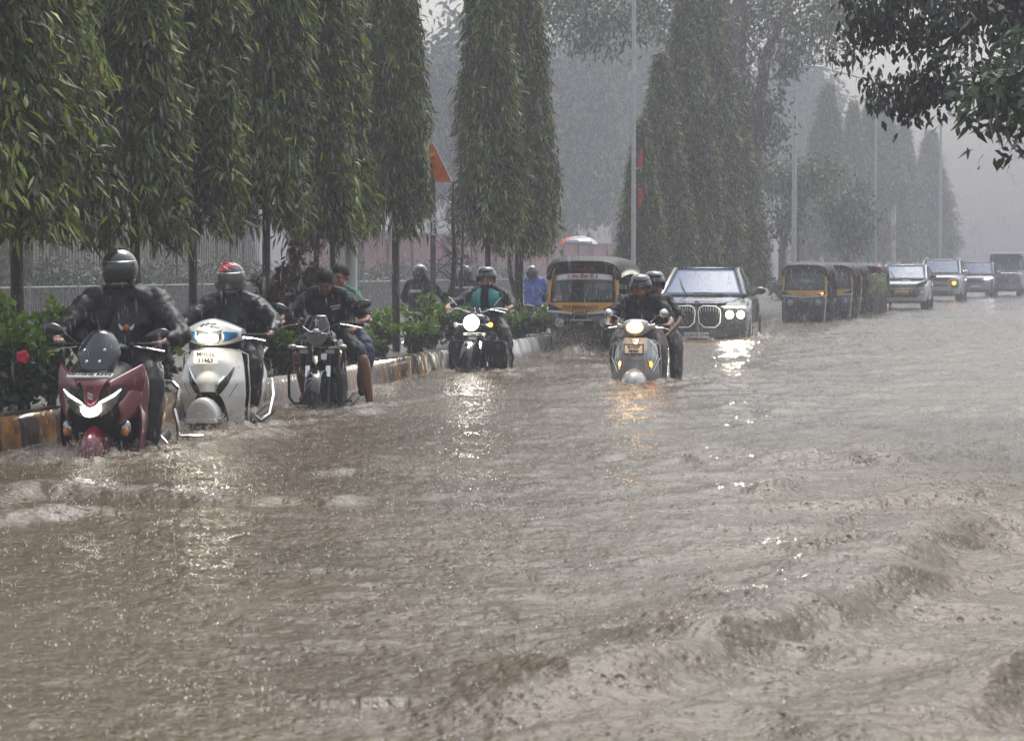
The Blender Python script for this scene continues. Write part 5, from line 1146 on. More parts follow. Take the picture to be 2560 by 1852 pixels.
# 2 white scooter
b2 = white_scooter('white scooter with lit headlight, blue side lamps and chrome guards, beside the striped kerb', 517, 17.5, R(-6))
person('rider in wet black jacket and red patterned black helmet on the white scooter', b2.location, R(-6), pose(head=(0, .80, 1.42), neck=(0, .86, 1.29), chest=(0, .9, 1.1), shL=(-.2, .88, 1.24), shR=(.2, .88, 1.24), pelvis=(0, .98, .83), elL=(-.36, .68, 1.06), elR=(.42, .66, 1.07), wrL=(-.38, .43, 1.0), wrR=(.42, .42, .99), haL=(-.37, .34, .995), haR=(.39, .335, .985), knL=(-.2, .5, .8), knR=(.26, .52, .8), anR=(.24, .54, .42), toR=(.26, .40, .34)),
    'skin2', ('leather', 1.08, 'long'), ('blacktr', 1.15), 'shoe', ('full', dict(m='helmet', v='visor2', red=1)), (R(5), 0, 0), 1.0, fold=.026, tail=1)
# 3 black motorcycle, two men
b3 = motorcycle('black motorcycle with unlit headlight, a white cross on its fly screen and a crash guard', 790, 20.4, R(-3), 'commuter')
P3 = pose(pelvis=(0, .98, .92), chest=(0, .84, 1.22), neck=(0, .74, 1.38), head=(0, .62, 1.44), shL=(-.2, .78, 1.29), shR=(.2, .78, 1.29), elL=(-.42, .62, 1.07), elR=(.42, .62, 1.08), wrL=(-.42, .45, 1.08), wrR=(.42, .46, 1.09), haL=(-.38, .36, 1.07), haR=(.38, .37, 1.08),
    hipL=(-.12, .95, .9), hipR=(.12, .95, .9), knL=(-.26, .56, .78), knR=(.36, .56, .74), anL=(-.22, .75, .36), anR=(.44, .62, .24), toL=(-.22, .6, .32), toR=(.47, .48, .16))
person('bareheaded rider in dark T-shirt looking down, bare leg in the water, on the black motorcycle', b3.location, R(-3), P3, 'skin', ('tee', 1.05, 'short'), ('tee', 1.0), None, ('hair', {}), (R(32), 0, 0), 1.0, barelegs=True)
person('passenger in green shirt and torn jeans peering past the bareheaded motorcycle rider', b3.location, R(-3), pose(pelvis=(.02, 1.32, .98), chest=(.02, 1.28, 1.2), neck=(.07, 1.18, 1.37), head=(.085, 1.08, 1.49), shL=(-.18, 1.22, 1.29), shR=(.21, 1.22, 1.31), elL=(-.24, 1.1, 1.14), elR=(.3, 1.1, 1.12), wrL=(-.16, .95, 1.02), wrR=(.25, .92, 1.0), haL=(-.14, .87, 1.0), haR=(.22, .85, .98),
    hipL=(-.12, 1.3, .95), hipR=(.14, 1.3, .95), knL=(-.26, .98, .82), knR=(.36, .95, .84), anL=(-.24, 1.05, .42), anR=(.32, 1.0, .42), toL=(-.24, .92, .38), toR=(.32, .88, .38)), 'skin3', ('green', 1.0, 'short'), ('jeans', 1.05), 'shoeb', ('hair', {}), (R(8), R(-18), 0), 1.0)
# 4 bullet motorcycle
b4 = motorcycle('classic black motorcycle with a dazzling round headlight and lit amber indicator', 1178, 27.5, RZ, 'bullet')
p4 = person('rider in teal safety vest and open face grey helmet on the classic motorcycle', b4.location, RZ, pose(pelvis=(0, 1.02, .92), chest=(0, .95, 1.17), neck=(0, .92, 1.32), head=(0, .86, 1.44), shL=(-.19, .92, 1.27), shR=(.19, .92, 1.27), elL=(-.36, .7, 1.14), elR=(.38, .7, 1.13), wrL=(-.42, .47, 1.1), wrR=(.42, .47, 1.1), haL=(-.39, .38, 1.08), haR=(.39, .38, 1.08),
    knL=(-.28, .58, .78), knR=(.3, .58, .78), anL=(-.3, .68, .32), anR=(.34, .68, .32), toL=(-.32, .5, .24), toR=(.37, .5, .24)), 'skin3', ('tee', 1.1, 'long'), ('blacktr', 1.15), 'shoeb', ('open', dict(beard=1)), (R(8), 0, 0), 1.0)
g = G()
for s in (-1, 1): g.sheet(lambda u, v: (s*(.045+.16*u+.015*v), .765+.10*u*u+.10*max(0, .35-v)-.02*math.sin(v*3), 1.33-.06*u-.25*v+.01*math.sin(u*8)), 8, 10)
obj('safety_vest', g, M['teal'], p4, sol=.02, sub=1)
# 5 silver scooter, two men
b5 = access_scooter('silver white scooter with a warm glowing headlight and chrome mirrors, carrying two people', 1586, 24.7, RZ+R(3))
person('front rider in dark T-shirt and grey black helmet on the silver scooter', b5.location, RZ+R(3), pose(head=(0, .70, 1.375), neck=(0, .8, 1.25), chest=(0, .88, 1.12), shL=(-.21, .82, 1.24), shR=(.21, .82, 1.24), elL=(-.36, .6, 1.0), elR=(.37, .6, 1.0), wrL=(-.35, .42, .97), wrR=(.35, .42, .97), haL=(-.325, .335, .965), haR=(.325, .335, .965),
    pelvis=(0, .98, .84), knL=(-.25, .46, .76), knR=(.26, .46, .76), anL=(-.23, .42, .30), anR=(.25, .42, .30), toL=(-.25, .3, .22), toR=(.27, .3, .22)), 'skin', ('tee', 1.12, 'short'), ('trouser', 1.15), 'shoeb', ('open', dict(m='helmet', beard=1)), (R(14), 0, 0), 1.0)
person("pillion passenger with bent bare elbow and grey trousers behind the silver scooter's front rider", b5.location, RZ+R(3), pose(pelvis=(.05, 1.3, .88), chest=(.11, 1.2, 1.15), neck=(.12, 1.1, 1.28), head=(.125, 1.0, 1.41), shL=(-.1, 1.14, 1.2), shR=(.29, 1.14, 1.21), elL=(-.25, 1.0, 1.0), elR=(.46, .95, 1.01), wrL=(-.2, .85, .9), wrR=(.32, .72, .86), haL=(-.17, .78, .88), haR=(.27, .66, .83),
    hipL=(-.08, 1.25, .85), hipR=(.2, 1.25, .85), knL=(-.3, .9, .8), knR=(.40, .84, .80), anL=(-.28, .95, .34), anR=(.40, .86, .26), toL=(-.28, .8, .28), toR=(.42, .72, .2)), 'skin2', ('tee2', 1.05, 'short'), ('trouser2', 1.12), 'shoeb', ('open', dict(m='helmet')), (R(6), R(10), 0), 1.0)
# ---------------- auto rickshaw ----------------
def superring(w_, z0, z1, y, n=24, e=.5, dy=None):
    c = (z0+z1)/2; h = (z1-z0)/2; R_ = []
    for a in np.linspace(0, 2*math.pi, n, endpoint=False)+math.pi/n:
        x_ = w_*math.copysign(abs(math.cos(a))**e, math.cos(a)); z_ = c+h*math.copysign(abs(math.sin(a))**e, math.sin(a)); R_.append((x_, y+(dy(x_, z_) if dy else 0), z_))
    return R_
def rickshaw(label, x, D, rz, banner=True, detail=True, group=None, lit=None):
    t = thing('auto_rickshaw', label, 'auto rickshaw', ((x-1280)/F*D, D, WL), rz, group)
    wheel(t, .18, .21, .10)
    for s in (-1, 1): wheel(t, 2.0, .21, .10, s*.52)
    # black nose
    g = G(); prof = [(0, .20, .40, .10), (.03, .22, .48, .13), (.12, .24, .50, .95)]
    rings = []
    for z, w_, y in ((.12, .44, .20), (.2, .48, .12), (.45, .505, .04), (.7, .52, .0), (.86, .535, .0), (.93, .53, .03)):
        rings.append([(w_*math.copysign(abs(math.cos(a))**.45, math.cos(a)), y+.42+.42*math.copysign(abs(math.sin(a))**.45, math.sin(a))-0.0, z) for a in np.linspace(0, 2*math.pi, 28, endpoint=False)])
    g.loft(rings); nb = obj('front_panel', g, M['gloss'], t, auto=60)
    # yellow band under the glass
    g = G(); rings = []
    for z, w_, y in ((.932, .53, .025), (1.0, .535, .03), (1.065, .53, .055)):
        rings.append([(w_*math.copysign(abs(math.cos(a))**.4, math.cos(a)), y+.40+.40*math.copysign(abs(math.sin(a))**.4, math.sin(a)), z) for a in np.linspace(0, 2*math.pi, 36, endpoint=False)])
    g.loft(rings); yb = obj('yellow_band', g, M['yellow'], t, auto=60)
    g = G(); g.tube([(-.54, .1, .93), (-.50, .0, .93), (-.2, -.035, .905), (0, -.045, .89), (.2, -.035, .905), (.50, .0, .93), (.54, .1, .93)], .022, 8); obj('bumper_trim', g, M['steel'], t)
    for s in (-1, 1):
        g = G(); g.lathe([(0, .05), (.055, .03), (.068, -.01), (.062, -.02), (0, -.03)], (s*.345, -.0, .76), 'y', 24); hl = obj('headlight', g, M['reflector'], t)
        g = G(); bezel(g, [(s*.345+.066*math.cos(a), -.02, .76+.066*math.sin(a)) for a in np.linspace(0, 6.1, 20)], .006); obj('headlight_rim', g, M['steel'], hl)
        g = G(); g.sheet(lambda u, v: (s*(.33+.20*u), .028+.03*u*u, .95+.06*u*0+(.10+.0*u)*v*(.25+.75*u)), 6, 3); obj('corner_decal', g, M['ink'], yb, sol=.008)
    g = G(); g.ell((0, .12, .34), (.085, .2, .15), a1=math.pi*.62); obj('wheel_fender', g, M['cargrey'], t)
    # body sides and frame posts
    for s in (-1, 1):
        g = G(); g.box((s*.60, 1.85, .55), (.06, 1.1, .62)); g.loft([[(s*(.49+.1*q), .55+1.3*q, .18), (s*(.53+.1*q), .55+1.3*q, .18), (s*(.53+.1*q), .55+1.3*q, .30), (s*(.49+.1*q), .55+1.3*q, .30)] for q in (0, .5, 1)]); obj('side_panel', g, M['gloss'], t, bev=.01, smooth=False)
        g = G(); g.tube([(s*.53, .07, 1.05), (s*.525, .12, 1.25), (s*.505, .19, 1.48), (s*.46, .25, 1.60)], [.028, .027, .027, .025], 8); obj('windscreen_post', g, M['yellow'], t)
        g = G(); g.tube([(s*.60, .85, .3), (s*.61, .88, 1.1), (s*.58, .9, 1.62)], .02, 8); obj('door_post', g, M['black'], t)
        g = G(); g.ell((s*.595, .05, 1.13), (.035, .03, .07)); g.tube([(s*.53, .06, 1.18), (s*.59, .05, 1.15)], .008, 5); obj('mirror', g, M['black'], t)
    # glass
    def gl(u, v): q = 2*u-1; w_ = np.interp(v, [0, 1], [.50, .44]); zt = 1.535-.03*abs(q)**4; z = 1.075+(zt-1.075)*v; return (q*w_, .065+.15*v+.05*q*q, z)
    g = G(); g.sheet(gl, 18, 8); wsn = obj('windscreen', g, M['glass'], t, sol=.006)
    g = G(); bezel(g, [gl(u, 0) for u in np.linspace(0, 1, 9)]+[gl(1, v) for v in (.3, .6, .9)]+[gl(u, 1) for u in np.linspace(1, 0, 9)]+[gl(0, v) for v in (.9, .6, .3)], .012); obj('window_seal', g, M['rubber'], wsn)
    g = G(); g.tube([np.array(gl(.45, .02))+(0, -.015, 0), np.array(gl(.30, .32))+(0, -.02, 0)], .006, 5); g.tube([np.array(gl(.36, .02))+(0, -.015, 0), np.array(gl(.40, .6))+(0, -.02, 0)], .004, 5); obj('wiper', g, M['rubber'], wsn)
    if banner:
        g = G(); g.sheet(lambda u, v: tuple(np.array(gl(.01+.98*u, .74+.2*v-.0*u))+np.array((0, -.012, 0))), 16, 3); bn = obj('sun_strip', g, M['banner'], wsn, sol=.003)
        text(bn, '॥ जय मौंला दी ॥', .078, (-.015, .148, 1.462), M['red_ink'], rot=(R(72), 0, 0), ext=.003, bold=.002)
        g = G(); g.box((0, .20, 1.575), (.36, .02, .012)); obj('red_strip', g, M['red_ink'], t, smooth=False)
        text(yb, 'MH-02DU  6654', .085, (-.03, -.0, .995), M['ink'], ext=.004, sx=.95, shear=.1, rot=(R(90), 0, 0))
        number_plate(t, ['MH02D', 'U6654'], (-.03, -.06, .945), .20, .105, .052, m='plateY')
        g = G(); g.tube([(-.18, -.055, .80), (.16, -.055, .80)], .011, 6); g.tube([(-.13, -.055, .80), (-.10, -.04, .89)], .005, 5); g.tube([(.10, -.055, .80), (.07, -.04, .89)], .005, 5); obj('bracket', g, M['steel'], t)
        g = G(); bezel(g, [(-.085, -.03, .79), (.035, -.03, .79), (.03, -.03, .715), (-.08, -.03, .715)], .006); em = obj('emblem', g, M['chrome'], t); text(em, 'AE', .06, (-.025, -.03, .752), M['steel'], ext=.004)
    else:
        number_plate(t, ['MH02', '6321'], (-.0, -.05, .945), .16, .085, .04, m='plateY', frame=False)
    # canopy: rounded hood from the windscreen back
    rings = []
    for y, w_, z0, z1 in ((.16, .50, 1.40, 1.66), (.12, .555, 1.42, 1.70), (.22, .575, 1.44, 1.735), (.5, .60, 1.48, 1.765), (1.0, .63, 1.50, 1.77), (1.6, .655, 1.45, 1.76), (2.1, .655, 1.3, 1.73), (2.45, .64, .9, 1.60), (2.6, .60, .7, 1.35)):
        P = []
        for q in np.linspace(0, 1, 19):
            a = math.pi*q; c = math.cos(a); s_ = math.sin(a); P.append((w_*math.copysign(abs(c)**.55, c), y, z0+(z1-z0)*abs(s_)**.55))
        rings.append(P)
    V = np.array(rings).reshape(-1, 3); g = G(); n_ = 19; g.add(V, [(i*n_+j, i*n_+j+1, (i+1)*n_+j+1, (i+1)*n_+j) for i in range(len(rings)-1) for j in range(n_-1)]); cn = obj('canopy', g, M['canopy'], t, sol=.02, auto=60)
    g = G(); g.box((0, 2.5, .75), (1.2, .06, 1.0)); g.box((0, 1.9, .5), (1.1, .9, .1)); g.box((0, 2.3, 1.0), (1.05, .08, .5)); obj('rear_body', g, M['black'], t, bev=.02, smooth=False)
    g = G(); g.box((0, 1.75, .68), (1.05, .45, .16)); g.box((0, 1.05, .62), (.5, .3, .12)); g.box((0, 1.18, .82), (.45, .06, .35)); obj('seat', g, M['seat'], t, bev=.03)
    g = G(); g.tube([(-.25, .55, 1.02), (0, .5, 1.04), (.25, .55, 1.02)], .015, 8); g.tube([(0, .5, 1.04), (0, .3, .7)], .02, 8); obj('handlebar', g, M['black'], t)
    if banner:
        g = G()
        for s in (-1, 1):
            for i in range(5): g.box((s*(.475+.018*i), .105+.004*i, 1.60-.028*i), (.004, .006, .055), (0, s*R(-38), 0))
        obj('hood_lettering', g, M['steel'], cn, smooth=False)
    if lit: g = G(); g.ell((.44, .0, .99), (.03, .02, .02)); obj('turn_lamp', g, M['amberlit'], t)
    return t
rk = rickshaw('black and yellow auto rickshaw with red on white sun strip, left of the silver scooter', 1455, 33.6, R(-10))
person('driver in dark shirt at the handlebar inside the nearest auto rickshaw', rk.location, R(-10), pose(pelvis=(0, 1.02, .74), chest=(0, 1.0, 1.05), neck=(0, .98, 1.24), head=(0, .94, 1.37), shL=(-.18, .98, 1.18), shR=(.18, .98, 1.18), elL=(-.3, .8, 1.0), elR=(.3, .8, 1.0), wrL=(-.26, .62, 1.02), wrR=(.26, .62, 1.02), haL=(-.24, .55, 1.03), haR=(.24, .55, 1.03),
   hipL=(-.1, 1.0, .72), hipR=(.1, 1.0, .72), knL=(-.18, .62, .66), knR=(.18, .62, .66), anL=(-.15, .6, .3), anR=(.15, .6, .3), toL=(-.15, .48, .25), toR=(.15, .48, .25)), 'skin2', ('tee2', 1, 'short'), ('trouser', 1.0), 'shoeb', ('hair', {}))
GRP = 'auto rickshaws standing in a row behind the black car'
rickshaw('frontmost parked auto rickshaw with a lit orange turn lamp, right of the black car', 2010, 54.5, R(-12), banner=False, group=GRP, lit=1)
rickshaw('second auto rickshaw of the parked row, half hidden behind the front one', 2078, 58.5, R(-12), banner=False, group=GRP)
rickshaw('third auto rickshaw of the parked row, between the second and the last', 2105, 63, R(-12), banner=False, group=GRP)
rickshaw('last auto rickshaw of the parked row, beside the person in yellow green', 2158, 67, R(-13), banner=False, group=GRP)

# ---------------- cars ----------------
def interp_rows(rows, k=4):
    """smooth extra stations between the given ones (columns are interpolated)"""
    rows = np.array(rows, float); t = np.arange(len(rows)); tt = np.linspace(0, len(rows)-1, (len(rows)-1)*k+1); return np.stack([np.interp(tt, t, rows[:, i]) for i in range(rows.shape[1])], 1)
def car(label, x, D, rz, paint, W, L_, Hh, hood, kind='sedan', group=None, z=WL, name='car'):
    """W half width, hood = height of the bonnet, Hh roof height"""
    t = thing(name, label, 'car', ((x-1280)/F*D, D, z), rz, group)
    g = G(); belt = hood+(.13 if kind == 'sedan' else .06)
    st = [(0, .80, .34, hood-.10), (.04, .90, .28, hood-.05), (.2, .97, .22, hood-.02), (.8, 1.0, .2, (hood+belt)/2), (1.35, 1.0, .2, belt), (2.4, 1.0, .2, belt+.02), (L_-.7, 1.0, .2, belt+.02), (L_-.15, .95, .25, belt-.02), (L_, .85, .35, belt-.1)]
    rings = [superring(W*a, b, c, y, 28, .34, dy=(lambda x_, z_, y=y: .16*(x_/W)**2 if y < .3 else 0)) for y, a, b, c in st]
    g.loft(rings); body = obj('body', g, M[paint], t, sub=1)
    wb0, wb1 = .82, L_-.95; rw = .34 if kind != 'hatch' else .30
    for s in (-1, 1):
        for y in (wb0, wb1):
            wheel(t, y, rw, .2, s*(W-.17), 'chrome'); g = G(); g.lathe([(rw*1.13, -.02), (rw*1.16, .01), (rw*1.13, .03)], (s*(W-.03), y, rw), 'x', 28); obj('wheel_arch', g, M['black'], t)
    # greenhouse: y of windscreen foot, roof front, roof rear, tail
    if kind == 'sedan': yf, yr0, yr1, yt = 1.45, 2.35, 3.5, 4.5
    elif kind == 'suv': yf, yr0, yr1, yt = 1.15, 1.85, L_-.5, L_-.1
    else: yf, yr0, yr1, yt = .95, 1.75, L_-.6, L_-.15
    def roofline(y): return float(np.interp(y, [yf, yr0, (yr0+yr1)/2, yr1, yt], [belt, Hh-.03, Hh, Hh-.03, belt]))
    rw_ = W*.62 if kind == 'sedan' else W*.78; bw = W*(.84 if kind == 'sedan' else .91)
    # windscreen
    def wsf(u, v, lift=0): q = 2*u-1; w_ = bw*.94*(1-v)+rw_*.93*v; return (q*w_, yf-.02+(yr0-yf)*v+.13*q*q-lift, belt+.005+(Hh-.05-belt)*v*(1-.0*v)+lift*.5)
    g = G(); g.sheet(wsf, 16, 8); wso = obj('windscreen', g, M['skyglass'], t, sol=.01)
    g = G(); bezel(g, [wsf(u, 0, .01) for u in np.linspace(0, 1, 9)]+[wsf(1, v, .01) for v in (.25, .5, .75)]+[wsf(u, 1, .01) for u in np.linspace(1, 0, 9)]+[wsf(0, v, .01) for v in (.75, .5, .25)], .018); obj('windscreen_frame', g, M['black'], wso)
    g = G(); g.tube([wsf(.30, .0, .03), wsf(.20, .34, .03), wsf(.12, .62, .02)], [.012, .010, .006], 5); g.tube([wsf(.75, .02, .03), wsf(.5, .07, .03), wsf(.38, .05, .03)], .01, 5); obj('wiper', g, M['rubber'], wso)
    g = G(); g.box(np.array(wsf(.5, .93))+(0, .02, -.03), (.22, .03, .07)); obj('rear_view_mirror', g, M['black'], wso, bev=.01)
    # roof
    rings = []
    for y in np.linspace(yr0-.03, yr1+.03, 8): hgt = roofline(y); rings.append([(rw_*math.cos(a)*1.0 if True else 0, y+.1*math.cos(a)**2*(1 if y < yr0+.4 else 0), hgt-.055+.055*abs(math.sin(a))**.6) for a in np.linspace(0, math.pi, 13)])
    V = np.array(rings).reshape(-1, 3); g = G(); g.add(V, [(i*13+j, i*13+j+1, (i+1)*13+j+1, (i+1)*13+j) for i in range(7) for j in range(12)]); obj('roof', g, M[paint], t, sol=.03)
    for s in (-1, 1):
        ys_ = np.linspace(yf+.12, yt-.1, 14)
        g = G(); V = []
        for y in ys_: h1 = roofline(y)-.06; f = (h1-belt)/(Hh-belt); V += [(s*(bw-.0), y, belt+.01), (s*((bw*(1-f)+rw_*f)), y, max(belt+.012, h1))]
        g.add(V, [(2*i, 2*i+2, 2*i+3, 2*i+1) for i in range(13)]); obj('side_window', g, M['glass'], t, sol=.01)
        g = G(); g.tube([(s*bw*.965, yf+.08, belt+.01), (s*(rw_+.01), yr0+.08, Hh-.05), (s*(rw_+.015), (yr0+yr1)/2, Hh-.04), (s*(rw_+.01), yr1, Hh-.06), (s*bw*.97, yt-.08, belt+.03)], [.035, .035, .03, .035, .05], 8); obj('roof_pillar', g, M[paint], t)
        g = G(); ym = (yf+yt)/2-.1; g.tube([(s*bw*.985, ym, belt), (s*(rw_+.012), ym+.02, Hh-.05)], .03, 6); obj('door_pillar', g, M['black'], t)
        g = G(); g.ell((s*(W+.11), yf+.22, belt+.09), (.115, .07, .075)); mr = obj('mirror', g, M[paint if kind != 'hatch' else 'black'], t, sub=1); g = G(); g.tube([(s*(W-.04), yf+.24, belt+.02), (s*(W+.08), yf+.22, belt+.06)], .022, 6); obj('mirror_stalk', g, M['black'], mr)
        g = G(); g.tube([(s*(W+.004), 1.3, .5), (s*(W+.004), 3.0, .5)], .012, 5); g.tube([(s*(W*1.0+.002), ym, .3), (s*(W+.002), ym, belt-.02)], .005, 4); g.box((s*(W+.012), ym-.25, belt-.1), (.02, .2, .025)); obj('door_trim', g, M['black'], t)
    g = G(); g.box((0, yf+1.2, .75), (W*1.5, 1.8, .5)); g.box((-.35, yf+1.0, 1.05), (.42, .14, .35)); g.box((.35, yf+1.0, 1.05), (.42, .14, .35)); obj('seats', g, M['seat'], t, bev=.04)
    return t
def nose_y(W, x_): return .0+.16*(x_/W)**2
# black luxury saloon with twin grilles
W = .97
bm = car('large black saloon car with huge twin chrome grilles and four lit round lamps', 1742, 40.5, R(-9), 'carblack', W, 5.2, 1.66, .98, 'sedan', z=-.28)
for s in (-1, 1):
    o_ = [(.03, .82), (.06, .90), (.12, .935), (.34, .93), (.42, .87), (.435, .78), (.42, .62), (.34, .545), (.14, .55), (.05, .63)]
    P = [(s*a, -.055+.16*(a/W)**2+.02, b) for a, b in o_]
    g = G(); c = np.mean(P, 0); g.add([p for p in P]+[tuple(c)], [(i, (i+1) % 10, 10) for i in range(10)]); gr = obj('grille', g, M['black'], bm, sol=.02)
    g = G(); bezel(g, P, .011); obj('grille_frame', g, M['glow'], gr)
    g = G()
    for i in range(8):
        q = .07+i*.047; zt_ = np.interp(q, [.05, .12, .34, .42], [.87, .93, .925, .87]); zb_ = np.interp(q, [.05, .14, .34, .42], [.65, .56, .56, .64])
        g.box((s*q, -.055+.16*(q/W)**2+.0, (zt_+zb_)/2), (.012, .015, zt_-zb_-.02))
    obj('grille_bars', g, M['darkbar'] if False else M['black'], gr, smooth=False)
    g = G()
    for i in range(8):
        q = .07+i*.047; zt_ = np.interp(q, [.05, .12, .34, .42], [.87, .93, .925, .87]); g.box((s*q, -.064+.16*(q/W)**2, zt_-.05), (.011, .01, .085))
    obj('grille_slats', g, M['steel'], gr, smooth=False)
    g = G()
    for a, b in ((.50, .68), (.71, .88)): g.tube([(s*a, .0+.16*(a/W)**2-.05, .905), (s*(a+b)/2, -.05+.16*((a+b)/2/W)**2, .912), (s*b, .0+.16*(b/W)**2-.05, .91)], .014, 6)
    obj('running_lamp', g, M['drl'], bm)
    g = G(); g.loft([[(s*q, -.03+.16*(q/W)**2+y_, z_) for z_, y_ in ((.70, .02), (.70, -.01), (.84, -.01), (.84, .02))] for q in (.49, .6, .75, .88)]); hh = obj('headlight', g, M['gloss'], bm)
    for q in (.60, .80): g = G(); g.ell((s*q, -.05+.16*(q/W)**2, .775), (.075, .025, .075), n=20, m=10); obj('lamp', g, M['lampyellow'], hh)
g = G(); g.lathe([(0, -.01), (.04, -.008), (.042, .01), (0, .012)], (0, .10, 1.0), 'y', 20); em = obj('emblem', g, M['chrome'], bm); em.rotation_euler = (0, 0, 0)
g = G(); g.box((.0, .088, 1.014), (.03, .003, .018)); g.box((0, .088, .986), (.03, .003, .018)); obj('emblem_inlay', g, M['blue'], em, smooth=False)
number_plate(bm, ['DD01G 3744'], (-.0, -.075, .40), .48, .11, .085)
g = G()
for s in (-1, 1): g.tube([(s*.5, -.0, .50), (s*.85, .08, .52), (s*.9, .12, .40), (s*.5, .0, .36)], .015, 6)
g.tube([(-.45, -.03, .30), (0, -.05, .29), (.45, -.03, .30)], .02, 6); obj('bumper_trim', g, M['black'], bm)
g = G(); g.loft([[(q, 0.06-.05*(1-(q/.5)**2)+y_, .97+h) for y_, h in ((0, 0), (.9, .045), (.9, .06), (0, .02))] for q in (-.55, -.3, 0, .3, .55)]); obj('bonnet_ridge', g, M['carblack'], bm, sub=1)
glow_light(bm, (.75, -.35, .78), 10, (1, .9, .65))
for s in (-1, 1):      # the headlamps' own light
    l = bpy.data.lights.new('headlamp', 'SPOT'); l.energy = 350; l.spot_size = R(75); l.spot_blend = .6; l.shadow_soft_size = .07; l.color = (1, .95, .82)
    lo = bpy.data.objects.new('headlamp', l); C.objects.link(lo); lo.parent = bm; lo.location = (s*.7, -.12, .775); lo.rotation_euler = (R(90-3), 0, R(180))
# white hatchback, white suv, grey car, jeep behind
def front_bits(t, W, hood, spec):
    for nm, m, pts in spec:
        g = G(); P = [(a, -.035+.16*(a/W)**2, b) for a, b in pts]; c = np.mean(P, 0)+(0, -.01, 0); n = len(P); g.add(P+[tuple(c)], [(i, (i+1) % n, n) for i in range(n)]); obj(nm, g, M[m], t, sol=.02)
def mir(p): return [(-a, b) for a, b in p][::-1]
CG = 'cars queueing far back in the rain'
W = .84; c1 = car('white hatchback with dark angular lamps and an orange plate, first car behind the rickshaws', 2254, 73, R(-14), 'carwhite', W, 3.9, 1.52, .95, 'hatch', CG, z=0)
hl = [(.42, .86), (.80, .98), (.82, .90), (.70, .80), (.45, .78)]
front_bits(c1, W, .95, [('headlight', 'gloss', hl), ('headlight', 'gloss', mir(hl)), ('grille', 'gloss', [(-.45, .84), (.45, .84), (.6, .60), (.5, .42), (-.5, .42), (-.6, .6)]), ('grille_trim', 'chrome', [(-.42, .72), (.42, .72), (.42, .695), (-.42, .695)]), ('number_plate', 'plateY', [(-.24, .66), (.24, .66), (.24, .52), (-.24, .52)]), ('fog_lamp', 'chrome', [(.52, .58), (.76, .62), (.76, .59), (.52, .55)]), ('bumper_trim', 'steel', [(-.6, .37), (.6, .37), (.6, .34), (-.6, .34)])])
W = .92; c2 = car('white sport utility car with roof rails and one lit amber lamp, behind the hatchback', 2345, 91, R(-15), 'carwhite', W, 4.6, 1.76, 1.08, 'suv', CG, z=.03)
front_bits(c2, W, 1.08, [('grille', 'gloss', [(-.55, 1.0), (.55, 1.0), (.35, .86), (-.35, .86)]), ('headlight_housing', 'gloss', [(.48, .82), (.82, .90), (.80, .58), (.55, .56)]), ('headlight_housing', 'gloss', mir([(.48, .82), (.82, .90), (.80, .58), (.55, .56)])), ('lower_grille', 'gloss', [(-.45, .72), (.45, .72), (.4, .64), (-.4, .64)]), ('bumper', 'gloss', [(-.6, .48), (.6, .48), (.6, .3), (-.6, .3)])])
g = G(); g.ell((.64, -.0, .76), (.08, .05, .07)); obj('turn_lamp', g, M['amberlit'], c2)
for s in (-1, 1): g = G(); g.tube([(s*.70, 1.9, 1.80), (s*.70, 3.9, 1.80)], .02, 6); obj('roof_rail', g, M['steel'], c2)
W = .88; c3 = car('grey car with one dazzling violet white headlight, between the white utility car and the jeep', 2438, 105, R(-15), 'cargrey', W, 4.3, 1.70, 1.0, 'suv', CG, z=.05)
front_bits(c3, W, 1.0, [('grille', 'gloss', [(-.4, .88), (.4, .88), (.35, .7), (-.35, .7)]), ('number_plate', 'plate', [(-.24, .55), (.24, .55), (.24, .44), (-.24, .44)])])
g = G(); g.ell((.60, .0, .90), (.20, .06, .05), (0, R(-10), 0)); obj('headlight', g, M['lampviolet'], c3); g = G(); g.ell((-.62, .0, .88), (.05, .04, .035)); obj('headlight', g, M['drl'], c3)
W = .85; c4 = car('boxy grey jeep with a pale flat roof, last vehicle at the right edge', 2506, 112, R(-16), 'cargrey', W, 4.0, 1.95, 1.15, 'suv', CG, name='jeep', z=0); c4.scale = (1.1, 1.1, 1.1)
g = G(); g.box((0, 2.3, 1.98), (1.75, 2.9, .07)); obj('hard_top', g, M['carwhite'], c4, bev=.02); front_bits(c4, W, 1.15, [('grille', 'gloss', [(-.3, 1.0), (.3, 1.0), (.3, .65), (-.3, .65)])])
g = G()
for s in (-1, 1): g.lathe([(0, -.01), (.09, -.01), (.09, .03)], (s*.5, -.03, .85), 'y', 16)
obj('headlight', g, M['reflector'], c4)
# car seen from behind on the other carriageway
cb = car('dim grey car driving away on the other carriageway, behind the long bare trunk', 1005, 76, R(-12), 'cargrey', .82, 3.8, 1.30, .85, 'hatch'); cb.rotation_euler[2] += math.pi; cb.location[1] += 4

